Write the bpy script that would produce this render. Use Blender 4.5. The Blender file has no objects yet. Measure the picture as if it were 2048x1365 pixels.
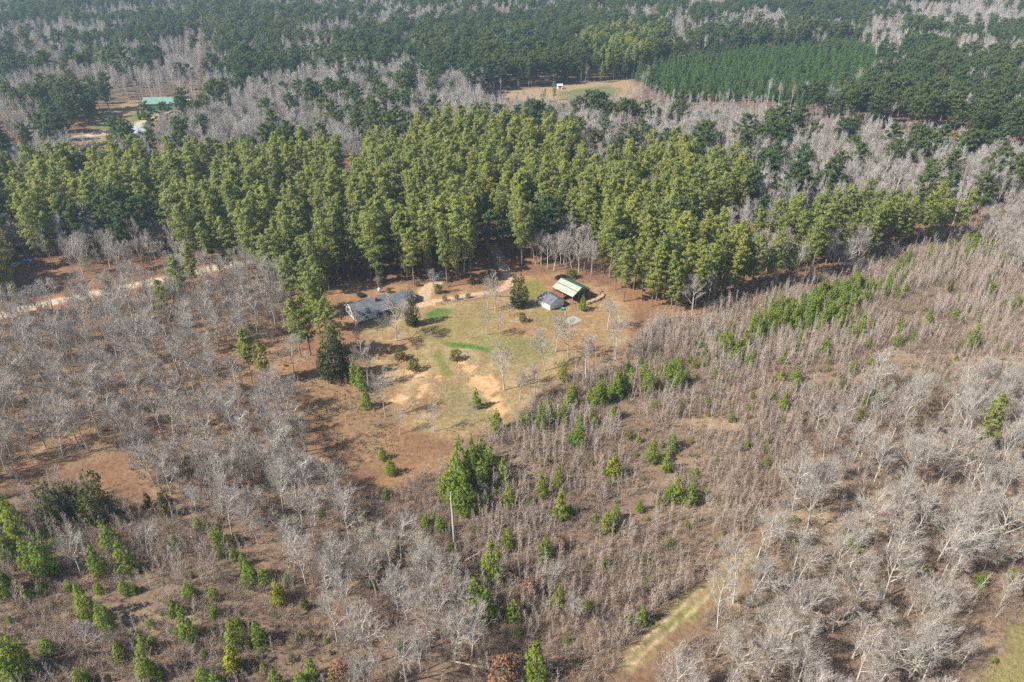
import bpy, bmesh, math, random
import numpy as np
from mathutils import Vector, Matrix
R = math.radians
random.seed(7)
rng = np.random.default_rng(11)
scene = bpy.context.scene
C = scene.collection

# ------------------------------------------------------------------ camera, sky, sun, exposure
CAM_H, FPX, PITCH = 118.0, 1420.0, R(31.7)
cam = bpy.data.cameras.new('camera'); cam_o = bpy.data.objects.new('camera', cam); C.objects.link(cam_o)
cam.sensor_width = 36; cam.lens = FPX / 2048 * 36; cam.clip_start = 1; cam.clip_end = 6000
cam_o.location = (0, 0, CAM_H); cam_o.rotation_euler = (R(90) - PITCH, 0, 0)
scene.camera = cam_o
SUN_EL = R(44); SUN_DIR = Vector((-0.93, -0.36, 0)).normalized()       # horizontal direction towards the sun
w = bpy.data.worlds.new('World'); scene.world = w; w.use_nodes = True
nt = w.node_tree; nt.nodes.clear()
out = nt.nodes.new('ShaderNodeOutputWorld'); bg = nt.nodes.new('ShaderNodeBackground'); sky = nt.nodes.new('ShaderNodeTexSky')
sky.sky_type = 'NISHITA'; sky.sun_disc = False; sky.sun_elevation = SUN_EL
sky.sun_rotation = math.atan2(SUN_DIR.x, SUN_DIR.y); sky.air_density = 1.0; sky.dust_density = 1.5
bg.inputs[1].default_value = 0.075
nt.links.new(sky.outputs[0], bg.inputs[0]); nt.links.new(bg.outputs[0], out.inputs[0])
sun = bpy.data.lights.new('sun', 'SUN'); sun_o = bpy.data.objects.new('sun', sun); C.objects.link(sun_o)
sun.energy = 5.0; sun.angle = R(0.8); sun.color = (1.0, 0.93, 0.82)
sv = Vector((SUN_DIR.x * math.cos(SUN_EL), SUN_DIR.y * math.cos(SUN_EL), math.sin(SUN_EL)))
sun_o.rotation_euler = sv.to_track_quat('Z', 'Y').to_euler(); sun_o.location = sv * 300
scene.view_settings.view_transform = 'Standard'; scene.view_settings.look = 'None'
scene.view_settings.exposure = 0.92; scene.view_settings.gamma = 1; scene.view_settings.use_curve_mapping = False
scene.render.engine = 'CYCLES'
scene.cycles.max_bounces = 3; scene.cycles.diffuse_bounces = 1; scene.cycles.transmission_bounces = 2
scene.cycles.transparent_max_bounces = 8; scene.cycles.volume_bounces = 0
scene.cycles.use_denoising = False
scene.cycles.sample_clamp_indirect = 4; scene.cycles.use_adaptive_sampling = True; scene.cycles.adaptive_threshold = 0.03; scene.cycles.sample_clamp_direct = 8

# ------------------------------------------------------------------ helpers: places
def G(px, py, z=0.0):
    """the place on the land seen at a point of the 2048 px wide photograph, at height z"""
    a = (px - 1024) / FPX; b = -(py - 682.5) / FPX
    d = (a, math.cos(PITCH) + b * math.sin(PITCH), -math.sin(PITCH) + b * math.cos(PITCH))
    t = (z - CAM_H) / d[2]
    return (d[0] * t, d[1] * t)
def proj(x, y, z):
    x = np.asarray(x, float); y = np.asarray(y, float); z = np.asarray(z, float) - CAM_H
    d = y * math.cos(PITCH) - z * math.sin(PITCH); v = y * math.sin(PITCH) + z * math.cos(PITCH)
    return 1024 + FPX * x / d, 682.5 - FPX * v / d, d
def P(*pts):
    return np.array([G(*p) for p in pts])
def inpoly(poly, x, y):
    c = np.zeros(len(x), bool); n = len(poly)
    for i in range(n):
        x1, y1 = poly[i]; x2, y2 = poly[i - 1]
        if y1 == y2: continue
        m = ((y1 > y) != (y2 > y)) & (x < (x2 - x1) * (y - y1) / (y2 - y1) + x1)
        c ^= m
    return c
def dline(line, x, y):
    best = np.full(len(x), 1e9)
    for (x1, y1), (x2, y2) in zip(line[:-1], line[1:]):
        dx, dy = x2 - x1, y2 - y1; L = dx * dx + dy * dy + 1e-9
        t = np.clip(((x - x1) * dx + (y - y1) * dy) / L, 0, 1)
        best = np.minimum(best, np.hypot(x - x1 - t * dx, y - y1 - t * dy))
    return best
def sdist(poly, x, y):
    """signed distance, positive inside"""
    d = dline(np.vstack([poly, poly[:1]]), x, y)
    return np.where(inpoly(poly, x, y), d, -d)
def hash2(i, j, s):
    h = (i.astype(np.int64) * 374761393 + j.astype(np.int64) * 668265263 + s * 1442695041) & 0x7fffffff
    h = ((h ^ (h >> 13)) * 1274126177) & 0x7fffffff
    return ((h ^ (h >> 16)) & 0xffff) / 65535.0
def noise(x, y, sc, s=0):
    x = np.asarray(x, float) / sc; y = np.asarray(y, float) / sc
    i = np.floor(x); j = np.floor(y); fx = x - i; fy = y - j
    fx = fx * fx * (3 - 2 * fx); fy = fy * fy * (3 - 2 * fy)
    a = hash2(i, j, s); b = hash2(i + 1, j, s); c = hash2(i, j + 1, s); d = hash2(i + 1, j + 1, s)
    return (a * (1 - fx) + b * fx) * (1 - fy) + (c * (1 - fx) + d * fx) * fy
def fbm(x, y, sc, s=0, o=3):
    v = 0; a = 0.5; t = 0
    for k in range(o):
        v = v + a * noise(x, y, sc / 2 ** k, s + k * 17); t += a; a *= 0.55
    return v / t
def hz(x, y):
    """height of the land"""
    x = np.asarray(x, float); y = np.asarray(y, float)
    return 0.5 * (noise(x, y, 38, 3) - 0.5) + 0.25 * (noise(x, y, 11, 4) - 0.5)
def sstep(a, b, v):
    t = np.clip((v - a) / (b - a), 0, 1); return t * t * (3 - 2 * t)

# ------------------------------------------------------------------ helpers: objects
def link(o, parent=None):
    C.objects.link(o)
    if parent is not None: o.parent = parent
    return o
def tag(o, label=None, cat=None, group=None, kind=None):
    if label: o['label'] = label
    if cat: o['category'] = cat
    if group: o['group'] = group
    if kind: o['kind'] = kind
    return o
def empty(name, loc=(0, 0, 0), rz=0.0, s=1.0):
    o = bpy.data.objects.new(name, None); C.objects.link(o)
    o.empty_display_size = 0.3
    o.location = loc; o.rotation_euler = (0, 0, rz); o.scale = (s, s, s) if np.isscalar(s) else s
    return o
def np_mesh(name, V, F, mat=None, smooth=False):
    V = np.asarray(V, np.float32); F = np.asarray(F, np.int32); k = F.shape[1]
    me = bpy.data.meshes.new(name)
    me.vertices.add(len(V)); me.vertices.foreach_set('co', V.ravel())
    me.loops.add(F.size); me.loops.foreach_set('vertex_index', F.ravel())
    me.polygons.add(len(F)); me.polygons.foreach_set('loop_start', np.arange(0, F.size, k, dtype=np.int32))
    me.polygons.foreach_set('loop_total', np.full(len(F), k, np.int32))
    if smooth: me.polygons.foreach_set('use_smooth', np.ones(len(F), bool))
    me.update(calc_edges=True)
    if mat: me.materials.append(mat)
    return me
def obj(name, me, parent=None, loc=None):
    o = bpy.data.objects.new(name, me); link(o, parent)
    if loc is not None: o.location = loc
    return o
class MB:
    """collects boxes, bars and prisms into one mesh"""
    def __init__(s): s.bm = bmesh.new()
    def poly(s, pts, faces):
        v = [s.bm.verts.new(p) for p in pts]
        for f in faces: s.bm.faces.new([v[i] for i in f])
        return s
    def box(s, x0, x1, y0, y1, z0, z1):
        return s.poly([(x0,y0,z0),(x1,y0,z0),(x1,y1,z0),(x0,y1,z0),(x0,y0,z1),(x1,y0,z1),(x1,y1,z1),(x0,y1,z1)],
                      [(0,3,2,1),(4,5,6,7),(0,1,5,4),(1,2,6,5),(2,3,7,6),(3,0,4,7)])
    def bar(s, a, b, r, n=6, r2=None):
        a = Vector(a); b = Vector(b); d = (b - a).normalized(); r2 = r if r2 is None else r2
        u = d.orthogonal().normalized(); v = d.cross(u)
        ring = [(math.cos(2*math.pi*k/n), math.sin(2*math.pi*k/n)) for k in range(n)]
        pts = [a + (u*c + v*q)*r for c, q in ring] + [b + (u*c + v*q)*r2 for c, q in ring]
        return s.poly(pts, [(k, (k+1) % n, n+(k+1) % n, n+k) for k in range(n)] + [tuple(range(n-1, -1, -1)), tuple(range(n, 2*n))])
    def slab(s, a, b, c, d, t):
        """a thick sheet under the quad abcd"""
        q = [Vector(p) for p in (a, b, c, d)]; n = (q[1]-q[0]).cross(q[3]-q[0]).normalized()*t
        return s.poly(q + [p - n for p in q], [(0,1,2,3),(7,6,5,4),(0,4,5,1),(1,5,6,2),(2,6,7,3),(3,7,4,0)])
    def lathe(s, prof, n=12, c=(0, 0)):
        pts = []; f = []
        for r, z in prof:
            pts += [(c[0]+r*math.cos(2*math.pi*k/n), c[1]+r*math.sin(2*math.pi*k/n), z) for k in range(n)]
        for i in range(len(prof)-1):
            f += [(i*n+k, i*n+(k+1) % n, (i+1)*n+(k+1) % n, (i+1)*n+k) for k in range(n)]
        f += [tuple(range(n-1, -1, -1)), tuple(range((len(prof)-1)*n, len(prof)*n))]
        return s.poly(pts, f)
    def build(s, name, mat, parent=None, loc=None, bevel=0, smooth=False):
        bmesh.ops.recalc_face_normals(s.bm, faces=s.bm.faces)
        if bevel: bmesh.ops.bevel(s.bm, geom=s.bm.edges[:], offset=bevel, segments=2, affect='EDGES')
        me = bpy.data.meshes.new(name); s.bm.to_mesh(me); s.bm.free()
        if smooth: me.polygons.foreach_set('use_smooth', np.ones(len(me.polygons), bool))
        me.materials.append(mat)
        return obj(name, me, parent, loc)

# ------------------------------------------------------------------ materials
MATS = {}
def newmat(name, rough=0.9, spec=0.2):
    m = bpy.data.materials.new(name); m.use_nodes = True
    n = m.node_tree; b = n.nodes['Principled BSDF']
    b.inputs['Roughness'].default_value = rough; b.inputs['Specular IOR Level'].default_value = spec
    MATS[name] = m
    return m, n, b
def N(n, typ, **kw):
    x = n.nodes.new(typ)
    for k, v in kw.items(): setattr(x, k, v)
    return x
def mixc(n, fac, a, b, mode='MIX'):
    x = N(n, 'ShaderNodeMix', data_type='RGBA', blend_type=mode)
    for s, v in ((x.inputs[0], fac), (x.inputs[6], a), (x.inputs[7], b)):
        if hasattr(v, 'links') or isinstance(v, bpy.types.NodeSocket): n.links.new(v, s)
        elif isinstance(v, (int, float)): s.default_value = v
        else: s.default_value = (*v, 1)
    return x.outputs[2]
def ramp(n, sock, a, b, lo=0.0, hi=1.0):
    x = N(n, 'ShaderNodeMapRange', interpolation_type='SMOOTHSTEP')
    n.links.new(sock, x.inputs[0])
    for i, v in ((1, a), (2, b), (3, lo), (4, hi)): x.inputs[i].default_value = v
    return x.outputs[0]
def tex(n, scale, coord='Position', detail=3, rough=0.6):
    t = N(n, 'ShaderNodeTexNoise'); t.inputs['Scale'].default_value = scale; t.inputs['Detail'].default_value = detail
    t.inputs['Roughness'].default_value = rough
    if coord == 'Position': g = N(n, 'ShaderNodeNewGeometry'); n.links.new(g.outputs['Position'], t.inputs['Vector'])
    else: g = N(n, 'ShaderNodeTexCoord'); n.links.new(g.outputs[coord], t.inputs['Vector'])
    return t.outputs['Fac']
def plain(name, col, col2=None, scale=1.5, rough=0.85, spec=0.2, coord='Object', metal=0.0, bump=0.0):
    m, n, b = newmat(name, rough, spec)
    f = tex(n, scale, coord, 4)
    c2 = col2 or tuple(c * 0.72 for c in col)
    n.links.new(mixc(n, ramp(n, f, 0.35, 0.68), col, c2), b.inputs['Base Color'])
    b.inputs['Metallic'].default_value = metal
    if bump:
        bp = N(n, 'ShaderNodeBump'); bp.inputs['Strength'].default_value = bump; bp.inputs['Distance'].default_value = 0.1
        n.links.new(tex(n, scale * 6, coord, 3), bp.inputs['Height']); n.links.new(bp.outputs[0], b.inputs['Normal'])
    return m
def foliage(name, a, b_, c, trans=0.25, stand=None, scale=1.1):
    """needles or leaves: colour a..b from tree to tree, c in odd clumps; stand = a second tint drifting across the stand"""
    m, n, b = newmat(name, 0.75, 0.15)
    oi = N(n, 'ShaderNodeObjectInfo')
    col = mixc(n, oi.outputs['Random'], a, b_)
    if stand: col = mixc(n, ramp(n, tex(n, 0.012, 'Position', 2), 0.42, 0.62), col, stand)
    f = tex(n, scale, 'Position', 2)
    col = mixc(n, ramp(n, f, 0.42, 0.72, 0, 0.75), col, c)
    n.links.new(col, b.inputs['Base Color'])
    t = N(n, 'ShaderNodeBsdfTranslucent'); n.links.new(col, t.inputs[0])
    mx = N(n, 'ShaderNodeMixShader'); mx.inputs[0].default_value = trans
    o = n.nodes['Material Output']
    n.links.new(b.outputs[0], mx.inputs[1]); n.links.new(t.outputs[0], mx.inputs[2]); n.links.new(mx.outputs[0], o.inputs[0])
    return m
def bark(name, a, b_, c, scale=0.8):
    m, n, b = newmat(name, 0.9, 0.1)
    oi = N(n, 'ShaderNodeObjectInfo')
    col = mixc(n, oi.outputs['Random'], a, b_)
    col = mixc(n, ramp(n, tex(n, scale, 'Position', 3), 0.4, 0.7), col, c)
    n.links.new(col, b.inputs['Base Color'])
    return m

M_PINE = foliage('needles_pine', (0.39, 0.415, 0.105), (0.25, 0.325, 0.095), (0.45, 0.44, 0.125), 0.5, (0.26, 0.32, 0.105))
M_FARPINE = foliage('needles_far_pine', (0.095, 0.155, 0.055), (0.16, 0.205, 0.065), (0.175, 0.21, 0.065), 0.45, (0.08, 0.145, 0.06))
M_PLANT = foliage('needles_plantation', (0.07, 0.165, 0.045), (0.10, 0.195, 0.05), (0.15, 0.225, 0.06), 0.45)
M_YOUNG = foliage('needles_young', (0.19, 0.31, 0.05), (0.285, 0.355, 0.055), (0.34, 0.39, 0.07), 0.5, None, 2.0)
M_YELLOW = foliage('needles_yellow', (0.30, 0.32, 0.035), (0.33, 0.33, 0.035), (0.22, 0.28, 0.035), 0.35, None, 2.0)
M_CEDAR = foliage('leaves_cedar', (0.10, 0.12, 0.032), (0.08, 0.105, 0.03), (0.165, 0.155, 0.04), 0.3, None, 1.6)
M_BUSH = foliage('leaves_bush', (0.085, 0.13, 0.025), (0.13, 0.15, 0.03), (0.17, 0.18, 0.035), 0.25, None, 2.5)
M_RUST = foliage('leaves_dry', (0.30, 0.17, 0.10), (0.26, 0.14, 0.10), (0.24, 0.15, 0.10), 0.25, None, 2.0)
M_TRUNK = bark('bark_pine', (0.25, 0.195, 0.16), (0.19, 0.145, 0.12), (0.29, 0.24, 0.205))
M_BARE = bark('bark_grey', (0.50, 0.465, 0.43), (0.37, 0.33, 0.295), (0.54, 0.515, 0.485))
M_TWIG = bark('twigs_grey', (0.42, 0.38, 0.34), (0.33, 0.285, 0.25), (0.46, 0.425, 0.39))
M_WHITE = bark('bark_lichen', (0.50, 0.48, 0.44), (0.36, 0.32, 0.28), (0.52, 0.51, 0.46))
M_WTWIG = bark('twigs_lichen', (0.44, 0.40, 0.36), (0.34, 0.295, 0.255), (0.47, 0.445, 0.405))
M_FARBARE = bark('bark_far', (0.52, 0.49, 0.455), (0.42, 0.39, 0.36), (0.56, 0.54, 0.505), 0.05)
M_FTWIG = bark('twigs_far', (0.48, 0.445, 0.41), (0.39, 0.355, 0.325), (0.53, 0.505, 0.47), 0.05)
M_SAP = bark('bark_sapling', (0.46, 0.385, 0.33), (0.36, 0.285, 0.235), (0.52, 0.455, 0.405))
M_BRUSH = bark('twigs_brush', (0.33, 0.25, 0.20), (0.26, 0.195, 0.155), (0.41, 0.335, 0.265))
M_DRYGRASS = bark('dry_grass', (0.36, 0.275, 0.165), (0.29, 0.21, 0.13), (0.27, 0.25, 0.115))

# ground: the albedo of each kind of soil and sward is stored on the sheet, relief and fine grain come from the nodes
m, n, b = newmat('land', 0.95, 0.1)
at = N(n, 'ShaderNodeAttribute', attribute_name='soil')
f1 = tex(n, 0.9, 'Position', 6, 0.72); f2 = tex(n, 0.16, 'Position', 4, 0.65)
col = mixc(n, ramp(n, f1, 0.36, 0.66, 0.0, 0.75), at.outputs['Color'], mixc(n, 1.0, at.outputs['Color'], (0.52, 0.47, 0.43), 'MULTIPLY'))
col = mixc(n, ramp(n, f2, 0.45, 0.75, 0.0, 0.45), col, mixc(n, 1.0, col, (1.3, 1.25, 1.15), 'MULTIPLY'))
n.links.new(col, b.inputs['Base Color'])
bp = N(n, 'ShaderNodeBump'); bp.inputs['Strength'].default_value = 0.7; bp.inputs['Distance'].default_value = 0.35
n.links.new(tex(n, 1.6, 'Position', 5, 0.7), bp.inputs['Height']); n.links.new(bp.outputs[0], b.inputs['Normal'])
M_LAND = m

M_SHINGLE = plain('roof_shingle', (0.10, 0.11, 0.13), (0.15, 0.155, 0.165), 0.9, 0.9, 0.2, 'Object', 0, 0.3)
M_SIDING = plain('white_siding', (0.78, 0.79, 0.78), (0.66, 0.67, 0.65), 0.8)
M_OLDPAINT = plain('weathered_paint', (0.80, 0.78, 0.72), (0.66, 0.60, 0.50), 0.9)
M_TRIM = plain('white_trim', (0.82, 0.82, 0.80))
M_GLASS = plain('window_glass', (0.03, 0.04, 0.05), (0.05, 0.06, 0.07), 2, 0.12, 0.6)
M_BRICK = plain('chimney_brick', (0.36, 0.14, 0.08), (0.26, 0.10, 0.06), 5)
M_DARK = plain('dark_void', (0.03, 0.03, 0.03), (0.05, 0.045, 0.04))
M_METALROOF = plain('pale_metal_roof', (0.37, 0.36, 0.30), (0.31, 0.305, 0.25), 0.5, 0.5, 0.4)
M_GREENTRIM = plain('green_metal', (0.025, 0.13, 0.085), (0.03, 0.16, 0.10), 0.6, 0.5, 0.4)
M_WOOD = plain('weathered_wood', (0.30, 0.26, 0.22), (0.20, 0.165, 0.135), 2.5)
M_LOG = plain('cut_logs', (0.34, 0.25, 0.18), (0.24, 0.165, 0.115), 3)
M_RUSTMETAL = plain('rusty_sheet', (0.27, 0.085, 0.06), (0.19, 0.07, 0.05), 1.2, 0.7)
M_CONC = plain('concrete', (0.34, 0.32, 0.29), (0.26, 0.245, 0.22), 1.0)
M_TEAL = plain('green_roof_panel', (0.10, 0.225, 0.175), (0.14, 0.26, 0.205), 0.3, 0.5, 0.4)
M_TEALW = plain('teal_wall', (0.05, 0.17, 0.17), (0.06, 0.2, 0.19), 0.4)
M_GREYROOF = plain('grey_roof', (0.34, 0.39, 0.43), (0.27, 0.31, 0.35), 0.6)
M_PALEROOF = plain('pale_blue_roof', (0.46, 0.58, 0.58), (0.36, 0.47, 0.48), 0.7, 0.5)
M_ORANGE = plain('orange_paint', (0.62, 0.17, 0.04), (0.48, 0.13, 0.035), 1.2)
M_BLUE = plain('blue_tarp', (0.02, 0.22, 0.55), (0.025, 0.17, 0.44), 1.5, 0.5)
M_BLACKMESH = plain('black_mesh', (0.015, 0.015, 0.017), (0.025, 0.025, 0.028))
M_STEEL = plain('steel', (0.45, 0.46, 0.47), None, 2, 0.4, 0.5, 'Object', 0.6)
M_GREENTUB = plain('green_plastic', (0.03, 0.32, 0.14), None, 3, 0.5)
M_CARDARK = plain('dark_car_paint', (0.02, 0.022, 0.028), None, 1, 0.3, 0.5)
M_CARSILVER = plain('silver_car_paint', (0.50, 0.51, 0.52), None, 1, 0.3, 0.5)
M_CARWHITE = plain('white_car_paint', (0.75, 0.75, 0.74), None, 1, 0.3, 0.5)
M_TYRE = plain('tyre', (0.02, 0.02, 0.02))
M_SNAG = plain('dead_wood', (0.56, 0.49, 0.42), (0.42, 0.35, 0.29), 1.2)

# ------------------------------------------------------------------ the layout of the land
LAWN = P((718,655),(765,640),(850,608),(900,603),(985,595),(1074,606),(1105,626),(1150,622),(1235,600),(1262,640),(1250,690),(1190,716),(1140,745),(1068,790),(1010,850),(905,880),(822,862),(785,820),(745,770),(728,700))
YARD = P((680,560),(840,575),(1000,575),(1055,545),(1110,545),(1210,575),(1255,610),(1240,660),(1100,640),(850,620),(700,660),(665,610))
MEADOW = P((600,735),(700,745),(760,790),(790,850),(800,900),(740,925),(660,955),(640,900),(610,830))
OPENW = P((440,690),(570,690),(600,740),(560,800),(470,790),(430,740))
ROAD = P((-160,668),(0,631),(100,606),(180,590),(290,568),(400,544),(480,527),(605,495),(665,486),(745,472),(803,465),(900,458),(1000,452),(1160,440))
DRIVE = P((838,612),(870,604),(905,598),(960,589),(1008,577),(1022,566),(1012,540),(998,515),(985,490),(975,456))
DRIVE2 = P((846,596),(852,580),(872,566),(885,552))
TRACK = P((1262,1318),(1290,1290),(1380,1213),(1470,1128),(1492,1106))
OLDLANE = P((640,985),(760,978),(860,935),(905,918))
SANDY = [(P((1575,1040),(1600,1020),(1650,1020),(1680,1050),(1620,1065)), 0), (P((1740,1055),(1780,1040),(1790,1062),(1755,1070)), 0),
         (P((1330,845),(1400,836),(1490,850),(1480,866),(1400,862)), 0), (P((1950,712),(2010,722),(2100,742),(2100,756),(2010,742),(1950,728)), 0)]
DIRT = [P((805,748),(820,738),(843,741),(862,758),(845,765),(820,763),(806,757)), P((841,739),(852,735),(858,745),(846,748)),
        P((869,756),(880,753),(888,758),(878,763)), P((915,722),(928,722),(955,735),(948,745),(968,755),(985,752),(1003,764),(1000,782),(985,795),(970,793),(962,783),(938,768),(945,755),(930,742)),
        P((975,795),(1000,790),(1015,815),(1005,840),(985,830)), P((790,790),(808,783),(812,796),(795,812),(782,806)), P((841,776),(852,771),(856,779),(846,782)), P((831,792),(848,787),(846,795),(834,797))]
GREEN = [(P((883,684),(895,684),(920,688),(940,690),(962,695),(983,699),(975,706),(955,700),(930,696),(900,694)), (0.055, 0.20, 0.03), 1.0),
         (P((868,712),(880,700),(886,720),(900,742),(905,760),(890,752),(876,728)), (0.20, 0.22, 0.06), 1.4),
         (P((850,628),(875,618),(905,620),(890,635),(860,645)), (0.07, 0.20, 0.035), 1.6),
         (P((850,645),(905,628),(960,625),(1000,640),(930,670),(870,690),(830,670)), (0.28, 0.26, 0.095), 5),
         (P((955,672),(1010,664),(1060,690),(1070,710),(1010,700),(960,690)), (0.24, 0.25, 0.085), 4),
         (P((1035,570),(1075,560),(1090,580),(1080,600),(1045,596)), (0.24, 0.235, 0.07), 2.5),
         (P((1060,625),(1110,620),(1150,640),(1120,660),(1075,655)), (0.25, 0.235, 0.09), 4),
         (P((880,770),(920,770),(930,810),(990,795),(950,840),(890,835)), (0.23, 0.215, 0.095), 5),
         (P((1000,690),(1090,680),(1110,710),(1040,730)), (0.22, 0.215, 0.08), 4)]
WHEEL = [P((872,612),(900,640),(905,690),(880,740),(900,800),(960,850)), P((930,830),(1000,795),(1060,740),(1110,690),(1125,640)), P((1010,600),(1040,640),(1090,660))]
FCLEAR = P((985,190),(1040,181),(1100,173),(1185,163),(1262,157),(1282,172),(1262,196),(1180,203),(1080,203),(1000,199))
FFIELD = P((1118,184),(1222,169),(1242,182),(1225,203),(1130,203))
LCLEAR = P((140,292),(175,262),(205,232),(240,208),(270,204),(345,210),(410,200),(470,196),(470,212),(400,226),(340,236),(300,258),(280,296),(200,300))
LTRACK = P((150,276),(200,268),(265,257),(300,240),(345,225),(440,214))
CORNER = P((1940,1400),(2010,1290),(2080,1210),(2200,1210),(2200,1500),(1960,1500))

P1 = P((-320,645,0),(0,600,0),(110,552,0),(150,480,0),(330,468,0),(365,545,0),(480,556,0),(560,588,0),(640,600,0),(682,566,0),(750,576,0),(900,582,0),(966,560,0),(968,500,0),(1022,500,0),(1040,545,0),(1060,535,0),(1070,500,0),(1180,510,0),(1205,570,0),(1222,600,0),(1316,633,0),(1385,637,0),(1465,600,0),(1560,583,0),(1672,558,0),(1755,518,0),(1905,476,0),(1935,440,0),
       (1955,372,24),(1883,358,24),(1759,354,24),(1655,371,24),(1531,387,24),(1448,404,24),(1340,425,20),(1315,400,22),(1465,365,24),(1519,322,24),(1483,289,24),(1410,263,24),(1291,271,24),(1174,293,24),(1163,242,22),(1108,227,22),(1016,220,22),(870,212,22),(778,249,22),(687,290,24),(650,247,24),(512,260,24),(273,275,24),(164,290,24),(0,307,24),(-320,345,24))
PLANT = P((1262,135,8),(1300,118,9),(1400,100,9),(1560,88,9),(1700,75,9),(1745,85,9),(1760,130,9),(1700,195,4),(1600,212,0),(1500,205,0),(1340,205,0),(1300,180,0))
P2 = P((1585,228,0),(1700,190,10),(1780,108,20),(1850,115,20),(1950,128,20),(2150,150,20),(2250,330,0),(1950,288,0),(1870,270,0),(1670,254,0))
P3 = P((660,65,20),(800,32,20),(1000,22,20),(1200,26,20),(1340,45,20),(1290,110,20),(1190,164,0),(1090,175,0),(985,186,0),(950,168,0),(945,110,20),(860,85,20),(790,112,20),(680,105,20))
BM = P((380,205,15),(480,165,15),(640,118,15),(800,112,15),(940,150,15),(1000,205,0),(1260,206,0),(1340,205,0),(1500,205,0),(1585,222,0),(1670,248,0),(1870,268,0),(2300,330,0),(2300,560,0),(2000,520,0),(1960,470,0),(2000,420,0),(1540,440,0),(1450,440,0),(1300,330,0),(1160,300,0),(1100,280,0),(700,310,0),(430,330,0),(280,322,0))
BL = P((-260,735),(0,648),(200,606),(400,562),(550,545),(585,600),(560,690),(610,760),(640,800),(600,870),(650,960),(640,1040),(450,1010),(280,970),(240,900),(0,965),(-260,1060))
BROAD = P((130,560),(150,478),(340,465),(365,525),(250,560))
BW = P((250,935),(480,900),(655,985),(700,1080),(900,1150),(960,1380),(700,1380),(640,1200),(420,1050))
BR = P((1270,1420),(1480,1150),(1560,1060),(1560,960),(1620,860),(1700,790),(1900,770),(2250,790),(2250,1500),(1290,1500))
BRR = P((1945,480),(2000,420),(2250,420),(2250,660),(2048,600))
SAP = P((690,1010),(880,925),(1000,870),(1080,790),(1260,690),(1320,640),(1390,640),(1465,594),(1560,572),(1672,542),(1760,502),(1910,458),(1960,450),(2048,600),(2280,700),(2200,800),(1900,775),(1700,800),(1600,880),(1540,1000),(1480,1105),(1285,1285),(1190,1380),(950,1380),(890,1150),(690,1080))
SAPL = P((-80,1040),(60,960),(250,1000),(420,1055),(640,1205),(720,1365),(720,1520),(-120,1520))

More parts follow.
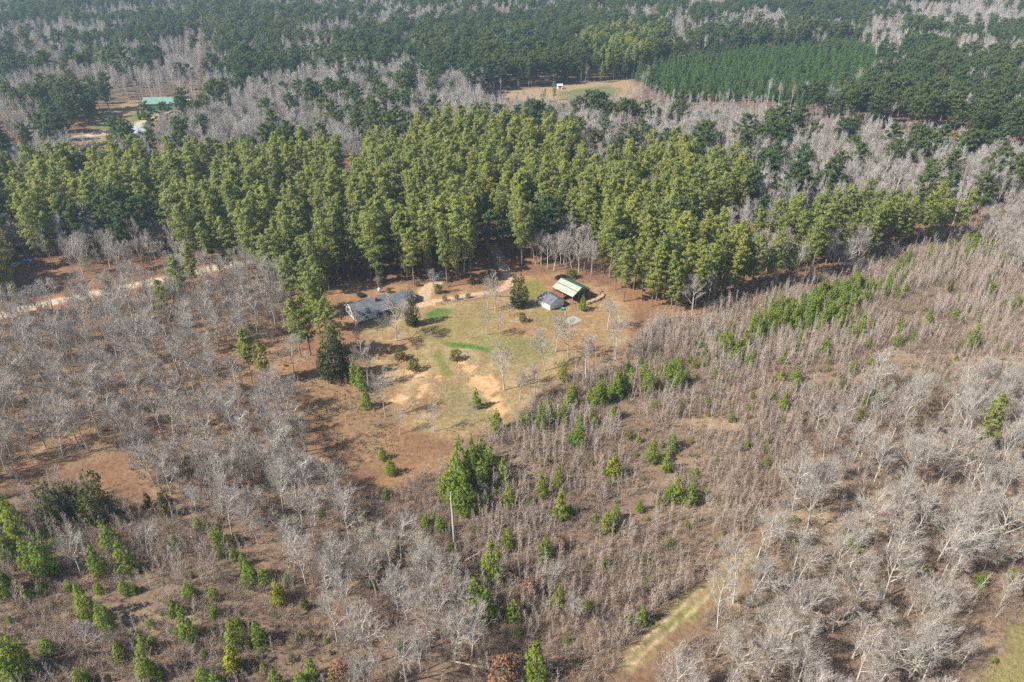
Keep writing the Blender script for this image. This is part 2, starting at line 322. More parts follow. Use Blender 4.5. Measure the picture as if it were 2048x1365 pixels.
def soil(x, y):
    """albedo of the land and the zone of each place (0 ground, 1 lawn, 2 road, 3 driveway, 4 bare earth, 5 field, 6 grass track)"""
    n1 = fbm(x, y, 22, 1); n2 = fbm(x, y, 6, 2); n3 = fbm(x, y, 2.2, 5)
    c = np.empty((len(x), 3)); z = np.zeros(len(x), int)
    def put(colr, wgt):
        c[:] = c * (1 - wgt[:, None]) + np.array(colr) * wgt[:, None]
    c[:] = (0.25, 0.15, 0.095)
    put((0.33, 0.19, 0.105), sstep(0.42, 0.66, n1) * 0.8)
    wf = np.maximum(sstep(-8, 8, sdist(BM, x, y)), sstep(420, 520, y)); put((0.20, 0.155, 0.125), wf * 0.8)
    jag = (n2 - 0.5) * 7 + (n3 - 0.5) * 2.5
    brushd = np.maximum(np.maximum(sdist(SAP, x, y), sdist(SAPL, x, y)), np.maximum(sdist(BR, x, y), sdist(BW, x, y)))
    wb = sstep(-5, 5, brushd + jag)
    put((0.26, 0.188, 0.138), wb * 0.9); put((0.36, 0.27, 0.18), wb * sstep(0.5, 0.72, n1) * 0.8)
    dl = sdist(BL, x, y); wl = sstep(-4, 6, dl + jag)
    put((0.32, 0.21, 0.13), wl * 0.85); put((0.36, 0.255, 0.16), wl * sstep(0.5, 0.68, n2) * 0.7)
    put((0.45, 0.26, 0.135), sstep(-6, 6, sdist(OPENW, x, y) + jag) * 0.6)
    wm = sstep(-3, 4, sdist(MEADOW, x, y) + jag); put((0.32, 0.205, 0.12), wm); put((0.42, 0.28, 0.15), wm * sstep(0.45, 0.7, n2) * 0.7)
    wy = sstep(-4, 4, sdist(YARD, x, y) + jag); put((0.36, 0.215, 0.125), wy * 0.9); put((0.45, 0.30, 0.155), wy * sstep(0.45, 0.65, n2) * 0.7)
    d = sdist(LAWN, x, y) + jag * 0.7; wla = sstep(-3, 3, d); z[d > 0] = 1
    put((0.37, 0.275, 0.145), wla); put((0.35, 0.285, 0.125), wla * sstep(0.5, 0.7, fbm(x, y, 14, 31)) * 0.6)
    put((0.38, 0.225, 0.12), wla * sstep(0.5, 0.7, fbm(x, y, 17, 41)) * 0.7); put((0.46, 0.36, 0.21), wla * sstep(0.55, 0.75, n2) * 0.6)
    put((0.30, 0.205, 0.115), wla * sstep(0.56, 0.68, fbm(x, y, 4.0, 51)) * 0.55); put((0.50, 0.40, 0.25), wla * sstep(0.6, 0.72, fbm(x, y, 3.0, 53)) * 0.6)
    for ln in WHEEL:
        put((0.47, 0.36, 0.22), sstep(0.55, 0.1, np.abs(dline(ln, x, y) - 0.8)) * sstep(0.35, 0.6, n2) * 0.7)
    for poly, colr, soft in GREEN:
        put(colr, sstep(-soft, soft * 0.6, sdist(poly, x, y) + jag * 0.12 * soft) * (0.9 if soft < 3 else 0.6))
    for poly in DIRT:
        d = sdist(poly, x, y) - 0.2 + (n3 - 0.5) * 2.8 + (noise(x, y, 1.3, 77) - 0.5) * 1.8
        put((0.68, 0.42, 0.215), sstep(-0.5, 0.3, d)); put((0.74, 0.54, 0.335), sstep(0.3, 2.2, d) * sstep(0.4, 0.7, n3)); z[d > 0] = 4
    for poly, _ in SANDY:
        d = sdist(poly, x, y) + (n3 - 0.5) * 3; put((0.50, 0.36, 0.22), sstep(-2.5, 1.5, d) * 0.55); z[d > 0.6] = 4
    d = 2.6 - dline(OLDLANE, x, y) + (n3 - 0.5) * 2; put((0.36, 0.22, 0.125), sstep(-1.5, 1, d) * 0.8)
    dt = dline(TRACK, x, y); d = 1.8 - dt + (n3 - 0.5) * 3.5; put((0.33, 0.275, 0.135), sstep(-1.6, 1.4, d)); z[d > 0] = 6
    put((0.22, 0.235, 0.075), sstep(-0.5, 0.8, d) * sstep(0.5, 0.62, n2) * 0.75)
    rut = np.abs(dt - 0.95); put((0.52, 0.40, 0.26), sstep(0.55, 0.1, rut) * sstep(0.3, 0.5, n3))
    d = sdist(CORNER, x, y) + jag; put((0.30, 0.26, 0.11), sstep(-2, 2, d)); z[d > 0] = 6
    d = 2.4 - dline(ROAD, x, y) + (n3 - 0.5) * 1.6; put((0.50, 0.25, 0.12), sstep(-3, -0.2, d) * 0.7); put((0.68, 0.57, 0.43), sstep(-0.5, 0.5, d)); z[d > 0] = 2
    d = np.maximum(1.9 - dline(DRIVE, x, y), 2.2 - dline(DRIVE2, x, y)) + (n3 - 0.5) * 1.8; put((0.62, 0.46, 0.32), sstep(-0.7, 0.6, d)); z[d > 0] = 3
    d = sdist(FCLEAR, x, y) + (n1 - 0.5) * 14; put((0.42, 0.31, 0.19), sstep(-4, 4, d)); z[d > 0] = 5
    d = sdist(FFIELD, x, y); put((0.21, 0.225, 0.11), sstep(-1.5, 1.5, d))
    d = sdist(LCLEAR, x, y) + (n1 - 0.5) * 16; wc = sstep(-5, 5, d); put((0.36, 0.27, 0.15), wc); put((0.17, 0.21, 0.07), wc * sstep(0.45, 0.6, fbm(x, y, 26, 8))); z[d > 0] = 5
    put((0.66, 0.58, 0.46), sstep(4.0, 2.2, dline(LTRACK, x, y)))
    return c * 0.77, z

def land_sheet(x0, x1, y0, y1, step, names, hole=None):
    xs = np.arange(x0, x1 + step * 0.5, step); ys = np.arange(y0, y1 + step * 0.5, step)
    X, Y = np.meshgrid(xs, ys); nx = len(xs); x = X.ravel(); y = Y.ravel()
    col, zone = soil(x, y)
    V = np.stack([x, y, hz(x, y)], 1)
    i = np.arange(len(ys) - 1)[:, None] * nx + np.arange(nx - 1)[None, :]
    F = np.stack([i, i + 1, i + nx + 1, i + nx], -1).reshape(-1, 4)
    fz = zone[F[:, 0]]
    if hole is not None:
        cx = x[F].mean(1); cy = y[F].mean(1)
        keep = ~((cx > hole[0]) & (cx < hole[1]) & (cy > hole[2]) & (cy < hole[3])); F = F[keep]; fz = fz[keep]
    for k, name in names.items():
        f = F[np.isin(fz, k)]
        if not len(f): continue
        used, inv = np.unique(f, return_inverse=True)
        me = np_mesh(name, V[used], inv.reshape(-1, 4), M_LAND, True)
        a = me.color_attributes.new('soil', 'FLOAT_COLOR', 'POINT')
        a.data.foreach_set('color', np.concatenate([col[used], np.ones((len(used), 1))], 1).astype(np.float32).ravel())
        tag(obj(name, me), kind='structure')
NEAR = (-216, 216, 54, 324)
land_sheet(*NEAR[:2], *NEAR[2:], 0.65, {(0,): 'ground', (1,): 'lawn', (2,): 'dirt_road', (3,): 'driveway', (4,): 'bare_earth', (6,): 'grass_track'})
land_sheet(-1500, 1500, -60, 2100, 6.0, {(0, 1, 2, 3, 4, 6): 'far_ground', (5,): 'far_field'}, NEAR)
for nm in ('far_ground', 'far_field'):
    o = bpy.data.objects[nm]
o = bpy.data.objects['far_ground']; o.name = 'terrain'

# ------------------------------------------------------------------ plant meshes
def unit(v): return v / (np.linalg.norm(v, axis=-1, keepdims=True) + 1e-9)
def tubes(name, segs, mat, sides=3, mat2=None, thin=0.03):
    S = np.array(segs, float); a = S[:, 0:3]; b = S[:, 3:6]; r0 = S[:, 6]; r1 = S[:, 7]
    d = unit(b - a); h = np.where(np.abs(d[:, 2:3]) < 0.9, np.array([[0, 0, 1.0]]), np.array([[1.0, 0, 0]]))
    u = unit(np.cross(d, h)); v = np.cross(d, u); n = len(S); V = np.empty((n, 2 * sides, 3))
    for k in range(sides):
        c, s = math.cos(2 * math.pi * k / sides), math.sin(2 * math.pi * k / sides)
        V[:, k] = a + (u * c + v * s) * r0[:, None]; V[:, sides + k] = b + (u * c + v * s) * r1[:, None]
    base = np.arange(n)[:, None, None] * 2 * sides
    q = np.array([[k, (k + 1) % sides, sides + (k + 1) % sides, sides + k] for k in range(sides)])
    me = np_mesh(name, V.reshape(-1, 3), (base + q[None]).reshape(-1, 4), mat, True)
    if mat2: me.materials.append(mat2); me.polygons.foreach_set('material_index', np.repeat((r0 < thin).astype(np.int32), sides))
    return me
def cards(name, cen, nrm, size, mat, aspect=0.55, rg=rng, shade=None):
    n = len(cen); nrm = unit(nrm); t = unit(np.cross(nrm, rg.normal(size=(n, 3)))); s = np.cross(nrm, t)
    sz = np.asarray(size)[:, None]
    V = np.stack([cen - t * sz, cen - s * sz * aspect, cen + t * sz, cen + s * sz * aspect], 1)
    V[:, 1] += nrm * sz * 0.25; V[:, 3] += nrm * sz * 0.25
    me = np_mesh(name, V.reshape(-1, 3), np.arange(4 * n).reshape(-1, 4), mat, True)
    if shade is not None: me.normals_split_custom_set_from_vertices(np.repeat(unit(shade), 4, 0).tolist())
    return me
def clump_cards(name, centers, radii, per, size, mat, aspect=0.5, up=0.25, rg=rng):
    n = len(centers); d = unit(rg.normal(size=(n * per, 3)) + np.array([0, 0, up])); r = np.repeat(radii, per)
    c = np.repeat(centers, per, 0) + d * (r * rg.uniform(0.5, 1.0, n * per))[:, None] * np.array([1, 1, 0.75])
    axis = np.median(centers, 0); o = unit((c - axis) * np.array([1, 1, 0.6]))
    nr = d + rg.normal(size=d.shape) * 0.35
    return cards(name, c, nr, rg.uniform(0.7, 1.25, n * per) * size, mat, aspect, rg, unit(nr) * 0.55 + d * 0.5 + o * 0.45 + np.array([0, 0, 0.25]))

def gen_pine(seed, h=24.0, live=0.45, cr=4.4, nb=40, mat=M_PINE, csize=0.29):
    rg = np.random.default_rng(seed); segs = []; cl = []; rad = []
    lean = rg.normal(size=2) * 0.012; pts = [np.array([lean[0] * z * (1 + z / h) , lean[1] * z * (1 + z / h), z]) for z in np.linspace(0, h * 0.98, 9)]
    rr = np.linspace(0.26, 0.05, 9) * h / 24
    for i in range(8): segs.append((*pts[i], *pts[i + 1], rr[i], rr[i + 1]))
    def at(z):
        t = np.clip(z / (h * 0.98) * 8, 0, 7.999); i = int(t); return pts[i] + (pts[i + 1] - pts[i]) * (t - i)
    az = rg.uniform(0, 6.28); zl = h * live
    for k in range(7):                                            # dead stubs on the bare bole
        z = h * rg.uniform(live - 0.2, live + 0.05); a = rg.uniform(0, 6.28); L = rg.uniform(0.6, 1.8); p = at(z)
        segs.append((*p, *(p + np.array([math.cos(a) * L, math.sin(a) * L, 0.1])), 0.04, 0.02))
    for k in range(nb):
        t = (k + rg.uniform(0, 1)) / nb; z = zl + (h - zl) * t * 0.97; az += 2.4 + rg.normal() * 0.35
        L = cr * (0.5 + 0.5 * math.sin(math.pi * min(1, 0.2 + t * 0.6))) * (1 - 0.62 * max(0, t - 0.7) / 0.3) * rg.uniform(0.5, 1.25)
        if t < 0.18: L *= rg.uniform(0.5, 1.1)
        rise = -0.05 + 0.75 * t + rg.normal() * 0.1; p = at(z); dr = np.array([math.cos(az), math.sin(az), 0])
        q = p + dr * L * 0.6 + np.array([0, 0, rise * L * 0.45]); e = p + dr * L + np.array([0, 0, rise * L * 0.9])
        segs.append((*p, *q, 0.06, 0.04)); segs.append((*q, *e, 0.04, 0.015))
        m = 4 + int(L * 1.7)
        for j in range(m):
            f = 0.3 + 0.7 * (j + rg.uniform(0, 1)) / m; s = np.array([-dr[1], dr[0], 0]) * rg.normal() * L * 0.22 * f
            cl.append(p + (e - p) * f + s + np.array([0, 0, 0.22 + rg.normal() * 0.22])); rad.append(rg.uniform(0.36, 0.78))
    cl.append(at(h * 0.97) + np.array([0, 0, 0.4])); rad.append(0.6)
    return tubes('pine_trunk', segs, M_TRUNK, 5), clump_cards('pine_crown', np.array(cl), np.array(rad), 13, csize, mat, 0.42, 0.35, rg)
def gen_cone(seed, h=6.0, wd=0.42, mat=M_YOUNG, bottom=0.08, power=0.75, csize=0.24, n=120, per=9, rad=0.42, round_=0.0, bark_=M_TRUNK):
    """young pine or cedar: foliage nearly to the ground"""
    rg = np.random.default_rng(seed); R0 = h * wd * 0.5; segs = []; cl = []; rr = []
    segs.append((0, 0, 0, 0, 0, h * 0.5, 0.018 * h, 0.012 * h)); segs.append((0, 0, h * 0.5, 0, 0, h * 0.97, 0.012 * h, 0.004 * h)); az = 0
    lob = rg.uniform(0, 6.28, 3)
    for k in range(n):
        t = 1 - math.sqrt(rg.uniform(0, 1)) if round_ < 0.5 else rg.uniform(0, 1); z = h * (bottom + (0.97 - bottom) * t); az += 2.399 + rg.normal() * 0.2
        prof = (1 - t) ** power * min(1.0, 0.62 + t * 3.2)
        if round_: prof = prof * (1 - round_) + round_ * math.sqrt(max(0.02, 1 - (2 * t - 0.85) ** 2 / 1.4))
        prof *= 1 + 0.16 * math.sin(2 * az + lob[0]) + 0.12 * math.sin(3 * az + lob[1] + t * 5)
        r = R0 * prof * (0.35 + 0.65 * math.sqrt(rg.uniform(0, 1))) * rg.uniform(0.85, 1.12)
        p = np.array([math.cos(az) * r, math.sin(az) * r, z + r * 0.15]); cl.append(p); rr.append(rad * rg.uniform(0.7, 1.2) * (0.65 + 0.5 * (1 - t)))
        if k % 3 == 0: segs.append((0, 0, z - r * 0.25, *p, 0.02 + 0.003 * h, 0.01))
    cl.append(np.array([0, 0, h * 0.98])); rr.append(rad * 0.5)
    return tubes('cone_trunk', segs, bark_, 4), clump_cards('cone_crown', np.array(cl), np.array(rr), per, csize, mat, 0.45, 0.5, rg)
def gen_bare(seed, h=15.0, spread=0.6, fork=0.35, kids=(8, 6, 5, 4), up=0.12, mat=M_BARE, r0=0.2, twig=0.018, wob=0.16, leanv=0.02, angs=(0.8, 0.62, 0.58, 0.5), mat2=M_TWIG):
    rg = np.random.default_rng(seed); trunk = []; br = []
    def rot(d, ang, az):
        u = np.cross(d, [0.3, 0.5, 0.81]); u /= np.linalg.norm(u) + 1e-9; v = np.cross(d, u)
        return d * math.cos(ang) + (u * math.cos(az) + v * math.sin(az)) * math.sin(ang)
    rads = [r0, r0 * 0.5, r0 * 0.25, max(twig * 1.5, r0 * 0.13), twig]
    def grow(p, d, L, lev):
        nseg = (6, 5, 3, 2, 1)[lev]; r = rads[lev]; re = r * (0.35 if lev < 3 else 0.6); nk = kids[lev] if lev < len(kids) else 0
        az = rg.uniform(0, 6.28); pts = [p]; dd = [d]
        for i in range(nseg):
            d = d + rg.normal(size=3) * (wob * (0.35 if lev == 0 else 1.0)) + np.array([0, 0, up * (0.3 if lev == 0 else 1.0)]); d = d / np.linalg.norm(d)
            q = p + d * L / nseg; ra = r + (re - r) * i / nseg; rb = r + (re - r) * (i + 1) / nseg
            (trunk if lev == 0 else br).append((*p, *q, ra, rb)); p = q; pts.append(p); dd.append(d)
        s0 = fork if lev == 0 else 0.22
        for k in range(nk):
            f = s0 + (1 - s0) * (k + rg.uniform(0.1, 0.9)) / nk if lev else s0 + (1 - s0) * ((k + rg.uniform(0, 0.8)) / nk) ** 0.9
            i = min(int(f * nseg), nseg - 1); t = f * nseg - i; q = pts[i] + (pts[i + 1] - pts[i]) * t
            az += 2.4 + rg.normal() * 0.4; ang = angs[lev] * rg.uniform(0.65, 1.2)
            Lc = {0: h * spread * (1.05 - 0.55 * (f - s0) / (1 - s0)), 1: L * 0.60 * (1.15 - 0.5 * f), 2: L * 0.60 * (1.1 - 0.4 * f), 3: L * 0.8}[lev] * rg.uniform(0.7, 1.15)
            grow(q, rot(dd[i + 1], ang, az), Lc, lev + 1)
    d0 = np.array([rg.normal() * leanv, rg.normal() * leanv, 1.0])
    grow(np.zeros(3), d0 / np.linalg.norm(d0), h * 0.86, 0)
    return tubes('bare_trunk', trunk, mat, 6), tubes('bare_crown', br, mat, 3, mat2, r0 * 0.2)
def gen_shrub(seed, h=1.2, n=14, mat=M_BRUSH, wd=0.7, tw=0.013):
    rg = np.random.default_rng(seed); s = []
    for k in range(n):
        a = rg.uniform(0, 6.28); r = rg.uniform(0, 0.25); p = np.array([math.cos(a) * r, math.sin(a) * r, -0.05]); d = np.array([math.cos(a) * wd * rg.uniform(0.2, 1), math.sin(a) * wd * rg.uniform(0.2, 1), 1.0])
        L = h * rg.uniform(0.6, 1.1); q = p + d * L * 0.55; d2 = d + rg.normal(size=3) * 0.35; e = q + d2 * L * 0.45
        s.append((*p, *q, tw * 1.5, tw)); s.append((*q, *e, tw, tw * 0.6))
        for j in range(3):
            f = rg.uniform(0.3, 1); b0 = p + (q - p) * f; t = b0 + (d + rg.normal(size=3) * 0.75) * L * 0.35; s.append((*b0, *t, tw * 0.8, tw * 0.5))
    return tubes('shrub', s, mat, 3)
def gen_tuft(seed, h=0.7, n=26, mat=M_DRYGRASS):
    rg = np.random.default_rng(seed); V = []; F = []
    for k in range(n):
        a = rg.uniform(0, 6.28); r = rg.uniform(0, 0.45); p = np.array([math.cos(a) * r, math.sin(a) * r, -0.03]); o = rg.normal(size=3) * 0.28; o[2] = rg.uniform(0.5, 1.1) * h
        t = np.array([-math.sin(a), math.cos(a), 0]) * 0.05; i = len(V); V += [p - t, p + t, p + o]; F.append((i, i + 1, i + 2))
    return np_mesh('grass_tuft', V, F, mat)

PINES = [gen_pine(100 + i, 22.0 + (i * 5) % 4, 0.20 + 0.07 * (i % 4), 2.8 + 0.32 * ((i * 3) % 4), 42 + 3 * (i % 4)) for i in range(10)]
FPINES = [gen_pine(140 + i, 20.0 + i % 3, 0.34 + 0.06 * (i % 2), 4.3 + 0.4 * (i % 3), 32, M_FARPINE, 0.42) for i in range(4)]
YOUNG = [gen_cone(200 + i, 6.2, 0.56 + 0.05 * (i % 3), M_YOUNG, 0.04, 0.7 + 0.12 * (i % 3), 0.17, 130 + 15 * (i % 3), 13, 0.36, 0.12 * (i % 3)) for i in range(8)]
YELL = [gen_cone(230 + i, 4.0, 0.5, M_YELLOW, 0.05, 0.7, 0.2, 70, 8, 0.34, 0.2) for i in range(2)]
PLANTS = [gen_cone(240 + i, 9.0, 0.52, M_PLANT, 0.12, 0.7, 0.36, 85, 8, 0.55) for i in range(3)]
CEDAR = [gen_cone(260 + i, 10.0, 0.44 + 0.06 * i, M_CEDAR, 0.02, 0.5, 0.24, 300, 9, 0.5, 0.35) for i in range(3)]
BUSH = [gen_cone(280 + i, 2.0, 1.0, M_BUSH, 0.05, 0.4, 0.12, 90, 9, 0.26, 0.8) for i in range(3)]
OAKS = [gen_bare(300 + i, 15.0, 0.44, 0.28, (9, 6, 5, 4), 0.11, M_WHITE, 0.19, 0.016, 0.13, 0.06, mat2=M_WTWIG) for i in range(6)]
HARD = [gen_bare(320 + i, 15.0, 0.30, 0.32, (11, 6, 4, 4), 0.13, M_BARE, 0.18, 0.017, 0.12, 0.04) for i in range(6)]
UPRI = [gen_bare(340 + i, 18.0, 0.36, 0.34, (10, 5, 4, 3), 0.18, M_FARBARE, 0.20, 0.022, 0.09, 0.03, (0.5, 0.5, 0.5, 0.5), M_FTWIG) for i in range(5)]
ROUND = [gen_bare(360, 10.5, 0.5, 0.2, (11, 8, 6, 5), 0.06, M_SAP, 0.17, 0.012, 0.08, 0.0, (0.95, 0.55, 0.5, 0.45), M_TWIG)]
SAPS = [gen_bare(380 + i, 6.5, (0.15, 0.22)[i % 2], 0.12, ((20, 5), (16, 6))[i % 2], 0.16, M_SAP, 0.058, 0.016, 0.11, 0.10, (0.8, 0.7), None) for i in range(8)]
SHRUBS = [gen_shrub(400 + i, 1.25 + 0.25 * (i % 3), 15, M_BRUSH, 0.8) for i in range(4)]
TUFTS = [gen_tuft(420 + i) for i in range(2)]

def join_mesh(name, a, b):
    """one mesh of trunk and crown for plants too small to show parts"""
    bm = bmesh.new(); bm.from_mesh(a); k = len(bm.faces); bm.from_mesh(b)
    me = bpy.data.meshes.new(name); 
    for i, f in enumerate(bm.faces): f.material_index = 0 if i < k else 1
    bm.to_mesh(me); bm.free(); me.materials.append(a.materials[0]); me.materials.append(b.materials[0])
    return me
SAPM = [join_mesh('sapling', a, b) for a, b in SAPS]

def tree(name, pair, x, y, s, rz, label, cat, group=None, sz=None):
    """a tree: an Empty at its foot with trunk and crown"""
    t = empty(name, (x, y, float(hz(x, y)) - 0.04), rz, (s, s, sz or s)); tag(t, label, cat, group)
    obj('trunk', pair[0], t); obj('crown', pair[1], t)
    return t

def jgrid(poly, sp, jit=0.85, seed=1):
    rg = np.random.default_rng(seed); x0, y0 = poly.min(0); x1, y1 = poly.max(0)
    X, Y = np.meshgrid(np.arange(x0, x1, sp), np.arange(y0, y1, sp)); X = X.ravel() + (rg.uniform(-.5, .5, X.size)) * sp * jit; Y = Y.ravel() + (rg.uniform(-.5, .5, Y.size)) * sp * jit
    m = inpoly(poly, X, Y); return X[m], Y[m]
def inframe(x, y, h, pad=-6):
    u, v, d = proj(x, y, hz(x, y) + h * 0.75); return (u > -pad) & (u < 2048 + pad) & (v > -pad) & (v < 1365 + pad)
def split_largest(x, y, h, k=300, mask=None):
    d = np.sqrt(x * x + y * y + CAM_H ** 2); vis = inframe(x, y, h)
    if mask is not None: vis &= mask
    key = np.where(vis, h / d, -1); idx = np.argsort(-key); big = np.zeros(len(x), bool); big[idx[:min(k, int(vis.sum()))]] = True
    return big

def scatter(name, label, cat, variants, x, y, s, seed=5, zs=None, lean=0.03):
    """a mass nobody could count: one object whose points carry the plants of the given kinds"""
    rg = np.random.default_rng(seed); k = len(x)
    V = np.stack([x, y, hz(x, y) - 0.04], 1).astype(np.float32)
    me = bpy.data.meshes.new(name); me.vertices.add(k); me.vertices.foreach_set('co', V.ravel())
    def attr(nm, typ, data, f): a = me.attributes.new(nm, typ, 'POINT'); a.data.foreach_set(f, np.asarray(data).ravel())
    rot = np.stack([rg.normal(size=k) * lean, rg.normal(size=k) * lean, rg.uniform(0, 6.283, k)], 1).astype(np.float32)
    scv = np.stack([s, s, s if zs is None else zs], 1).astype(np.float32)
    attr('rot', 'FLOAT_VECTOR', rot, 'vector'); attr('sc', 'FLOAT_VECTOR', scv, 'vector'); attr('vi', 'INT', rg.integers(0, len(variants), k).astype(np.int32), 'value')
    o = obj(name, me); tag(o, label, cat, kind='stuff')
    g = bpy.data.node_groups.new(name, 'GeometryNodeTree'); g.interface.new_socket('Geometry', in_out='INPUT', socket_type='NodeSocketGeometry'); g.interface.new_socket('Geometry', in_out='OUTPUT', socket_type='NodeSocketGeometry')
    gi = g.nodes.new('NodeGroupInput'); go = g.nodes.new('NodeGroupOutput'); jn = g.nodes.new('GeometryNodeJoinGeometry')
    def named(nm, typ):
        q = g.nodes.new('GeometryNodeInputNamedAttribute'); q.data_type = typ; q.inputs[0].default_value = nm; return [s_ for s_ in q.outputs if s_.enabled][0]
    ro = g.nodes.new('FunctionNodeEulerToRotation'); g.links.new(named('rot', 'FLOAT_VECTOR'), ro.inputs[0]); sc_ = named('sc', 'FLOAT_VECTOR'); vi = named('vi', 'INT')
    for i, parts in enumerate(variants):
        pj = g.nodes.new('GeometryNodeJoinGeometry')
        for ob in parts:
            oi = g.nodes.new('GeometryNodeObjectInfo'); oi.inputs[0].default_value = ob; g.links.new(oi.outputs['Geometry'], pj.inputs[0])
        cmp = g.nodes.new('FunctionNodeCompare'); cmp.data_type = 'INT'; cmp.operation = 'EQUAL'
        ci = [q for q in cmp.inputs if q.enabled]; g.links.new(vi, ci[0]); ci[1].default_value = i
        ip = g.nodes.new('GeometryNodeInstanceOnPoints'); g.links.new(gi.outputs[0], ip.inputs['Points']); g.links.new(cmp.outputs[0], ip.inputs['Selection'])
        g.links.new(pj.outputs[0], ip.inputs['Instance']); g.links.new(ro.outputs[0], ip.inputs['Rotation']); g.links.new(sc_, ip.inputs['Scale'])
        g.links.new(ip.outputs[0], jn.inputs[0])
    g.links.new(jn.outputs[0], go.inputs[0])
    md = o.modifiers.new('plants', 'NODES'); md.node_group = g
    return o

# ------------------------------------------------------------------ buildings
def at(o, *p): return o.matrix_world @ Vector(p)
def gz(x, y): return float(hz(x, y))
def gable_roof(t, x0, x1, y0, y1, ze, zr, mat, ov=0.4, th=0.14, axis='x', name='roof'):
    """two sloping sheets meeting at the ridge"""
    b = MB()
    if axis == 'x':
        ym = (y0 + y1) / 2; k = (zr - ze) / (ym - y0); e = ze - k * ov
        b.slab((x0-ov, y0-ov, e), (x1+ov, y0-ov, e), (x1+ov, ym, zr), (x0-ov, ym, zr), th)
        b.slab((x0-ov, ym, zr+0.003), (x1+ov, ym, zr+0.003), (x1+ov, y1+ov, e), (x0-ov, y1+ov, e), th)
    else:
        xm = (x0 + x1) / 2; k = (zr - ze) / (xm - x0); e = ze - k * ov
        b.slab((x0-ov, y1+ov, e), (x0-ov, y0-ov, e), (xm, y0-ov, zr), (xm, y1+ov, zr), th)
        b.slab((xm, y1+ov, zr+0.003), (xm, y0-ov, zr+0.003), (x1+ov, y0-ov, e), (x1+ov, y1+ov, e), th)
    return b.build(name, mat, t)
def window(t, x0, x1, y, z0, z1, axis='x', out=-1):
    """a sash window standing on a wall plane: frame with pane and sill"""
    f = MB(); p = MB(); d = out
    def bx(m, a0, a1, c0, c1, z0, z1):
        lo, hi = min(c0, c1), max(c0, c1)
        m.box(a0, a1, lo, hi, z0, z1) if axis == 'x' else m.box(lo, hi, a0, a1, z0, z1)
    w_ = 0.09
    bx(f, x0-w_, x0, y+d*0.01, y+d*0.07, z0-w_, z1+w_); bx(f, x1, x1+w_, y+d*0.01, y+d*0.07, z0-w_, z1+w_)
    bx(f, x0, x1, y+d*0.01, y+d*0.07, z1, z1+w_); bx(f, x0, x1, y+d*0.01, y+d*0.07, (z0+z1)/2-0.03, (z0+z1)/2+0.03)
    o = f.build('window', M_TRIM, t); bx(p, x0, x1, y+d*0.008, y+d*0.03, z0, z1); p.build('pane', M_GLASS, o)
    s = MB(); bx(s, x0-0.15, x1+0.15, y+d*0.01, y+d*0.14, z0-w_-0.05, z0-w_); s.build('sill', M_TRIM, o)
    return o

HX, HY = -51.0, 202.0
t = house = empty('house', (HX, HY, gz(HX, HY)), R(33.5)); tag(t, 'long white ranch house with dark grey shingle roof and brick chimney at the clearing edge', 'house')
b = MB(); b.box(0.1, 6.9, 0.1, 9.9, -0.4, 0.35); b.box(6.9, 12.5, 1.9, 9.9, -0.4, 0.35); b.box(12.5, 22.4, 2.3, 8.1, -0.4, 0.35); b.build('foundation', M_BRICK, t)
L1 = 12.6
b = MB()
b.poly([(0,0,.35),(6.9,0,.35),(6.9,1.8,.35),(L1,1.8,.35),(L1,10,.35),(0,10,.35),(0,0,2.6),(6.9,0,2.6),(6.9,1.8,2.6),(L1,1.8,2.6),(L1,10,2.6),(0,10,2.6)],
       [(0,1,7,6),(1,2,8,7),(2,3,9,8),(3,4,10,9),(4,5,11,10),(5,0,6,11)])
b.poly([(0,0,2.6),(0,10,2.6),(0,5,5.05)], [(0,1,2)]); b.poly([(L1,0,2.6),(L1,10,2.6),(L1,5,5.05)], [(0,1,2)])
b.build('wall', M_SIDING, t)
for k in range(10):
    z = 0.4 + k * 0.22
    b = MB(); b.box(0.02, 6.88, -0.035, -0.003, z, z + 0.185); b.build('siding_board', M_SIDING, t)
b = MB(); b.poly([(L1,2.2,.35),(22.5,2.2,.35),(22.5,8.2,.35),(L1,8.2,.35),(L1,2.2,2.6),(22.5,2.2,2.6),(22.5,8.2,2.6),(L1,8.2,2.6)], [(0,1,5,4),(1,2,6,5),(2,3,7,6)])
b.poly([(22.5,2.2,2.6),(22.5,8.2,2.6),(22.5,5.2,4.1)], [(0,1,2)]); b.build('garage_wall', M_SIDING, t)
r1 = gable_roof(t, 0, L1, 0, 10, 2.62, 5.1, M_SHINGLE, 0.45); r2 = gable_roof(t, L1 + 0.5, 22.5, 2.2, 8.2, 2.62, 4.15, M_SHINGLE, 0.4, name='garage_roof')
b = MB(); b.box(8.35, 9.25, 3.2, 3.95, 3.4, 5.65); b.box(8.25, 9.35, 3.1, 4.05, 5.65, 5.8); b.box(8.55, 9.05, 3.4, 3.75, 5.8, 5.86); b.build('chimney', M_BRICK, r1)
for px_, py_ in ((3.3, 6.1), (5.2, 6.3), (10.5, 6.6), (11.0, 4.2)):
    b = MB(); zz = 5.1 - abs(py_ - 5) * 0.496; b.bar((px_, py_, zz - 0.1), (px_, py_, zz + 0.35), 0.09, 8); b.build('roof_vent', M_STEEL, r1)
b = MB(); b.slab((12.0, -0.4, 2.5), (L1 + 0.44, -0.4, 2.5), (L1 + 0.44, 0.1, 2.5), (12.0, 0.1, 2.5), 0.1)
for xx in (7.0, 9.7, 12.4): b2 = MB(); b2.box(xx-0.07, xx+0.07, 0.02, 0.16, 0.3, 2.5); b2.build('porch_post', M_TRIM, t)
b.build('porch_beam', M_TRIM, t)
b = MB(); b.box(6.95, 12.55, 0.05, 1.79, 0.12, 0.33); b.build('porch_floor', M_WOOD, t)
window(t, 3.2, 4.1, -0.035, 1.1, 2.1); window(t, 1.0, 1.8, -0.035, 1.1, 2.1)
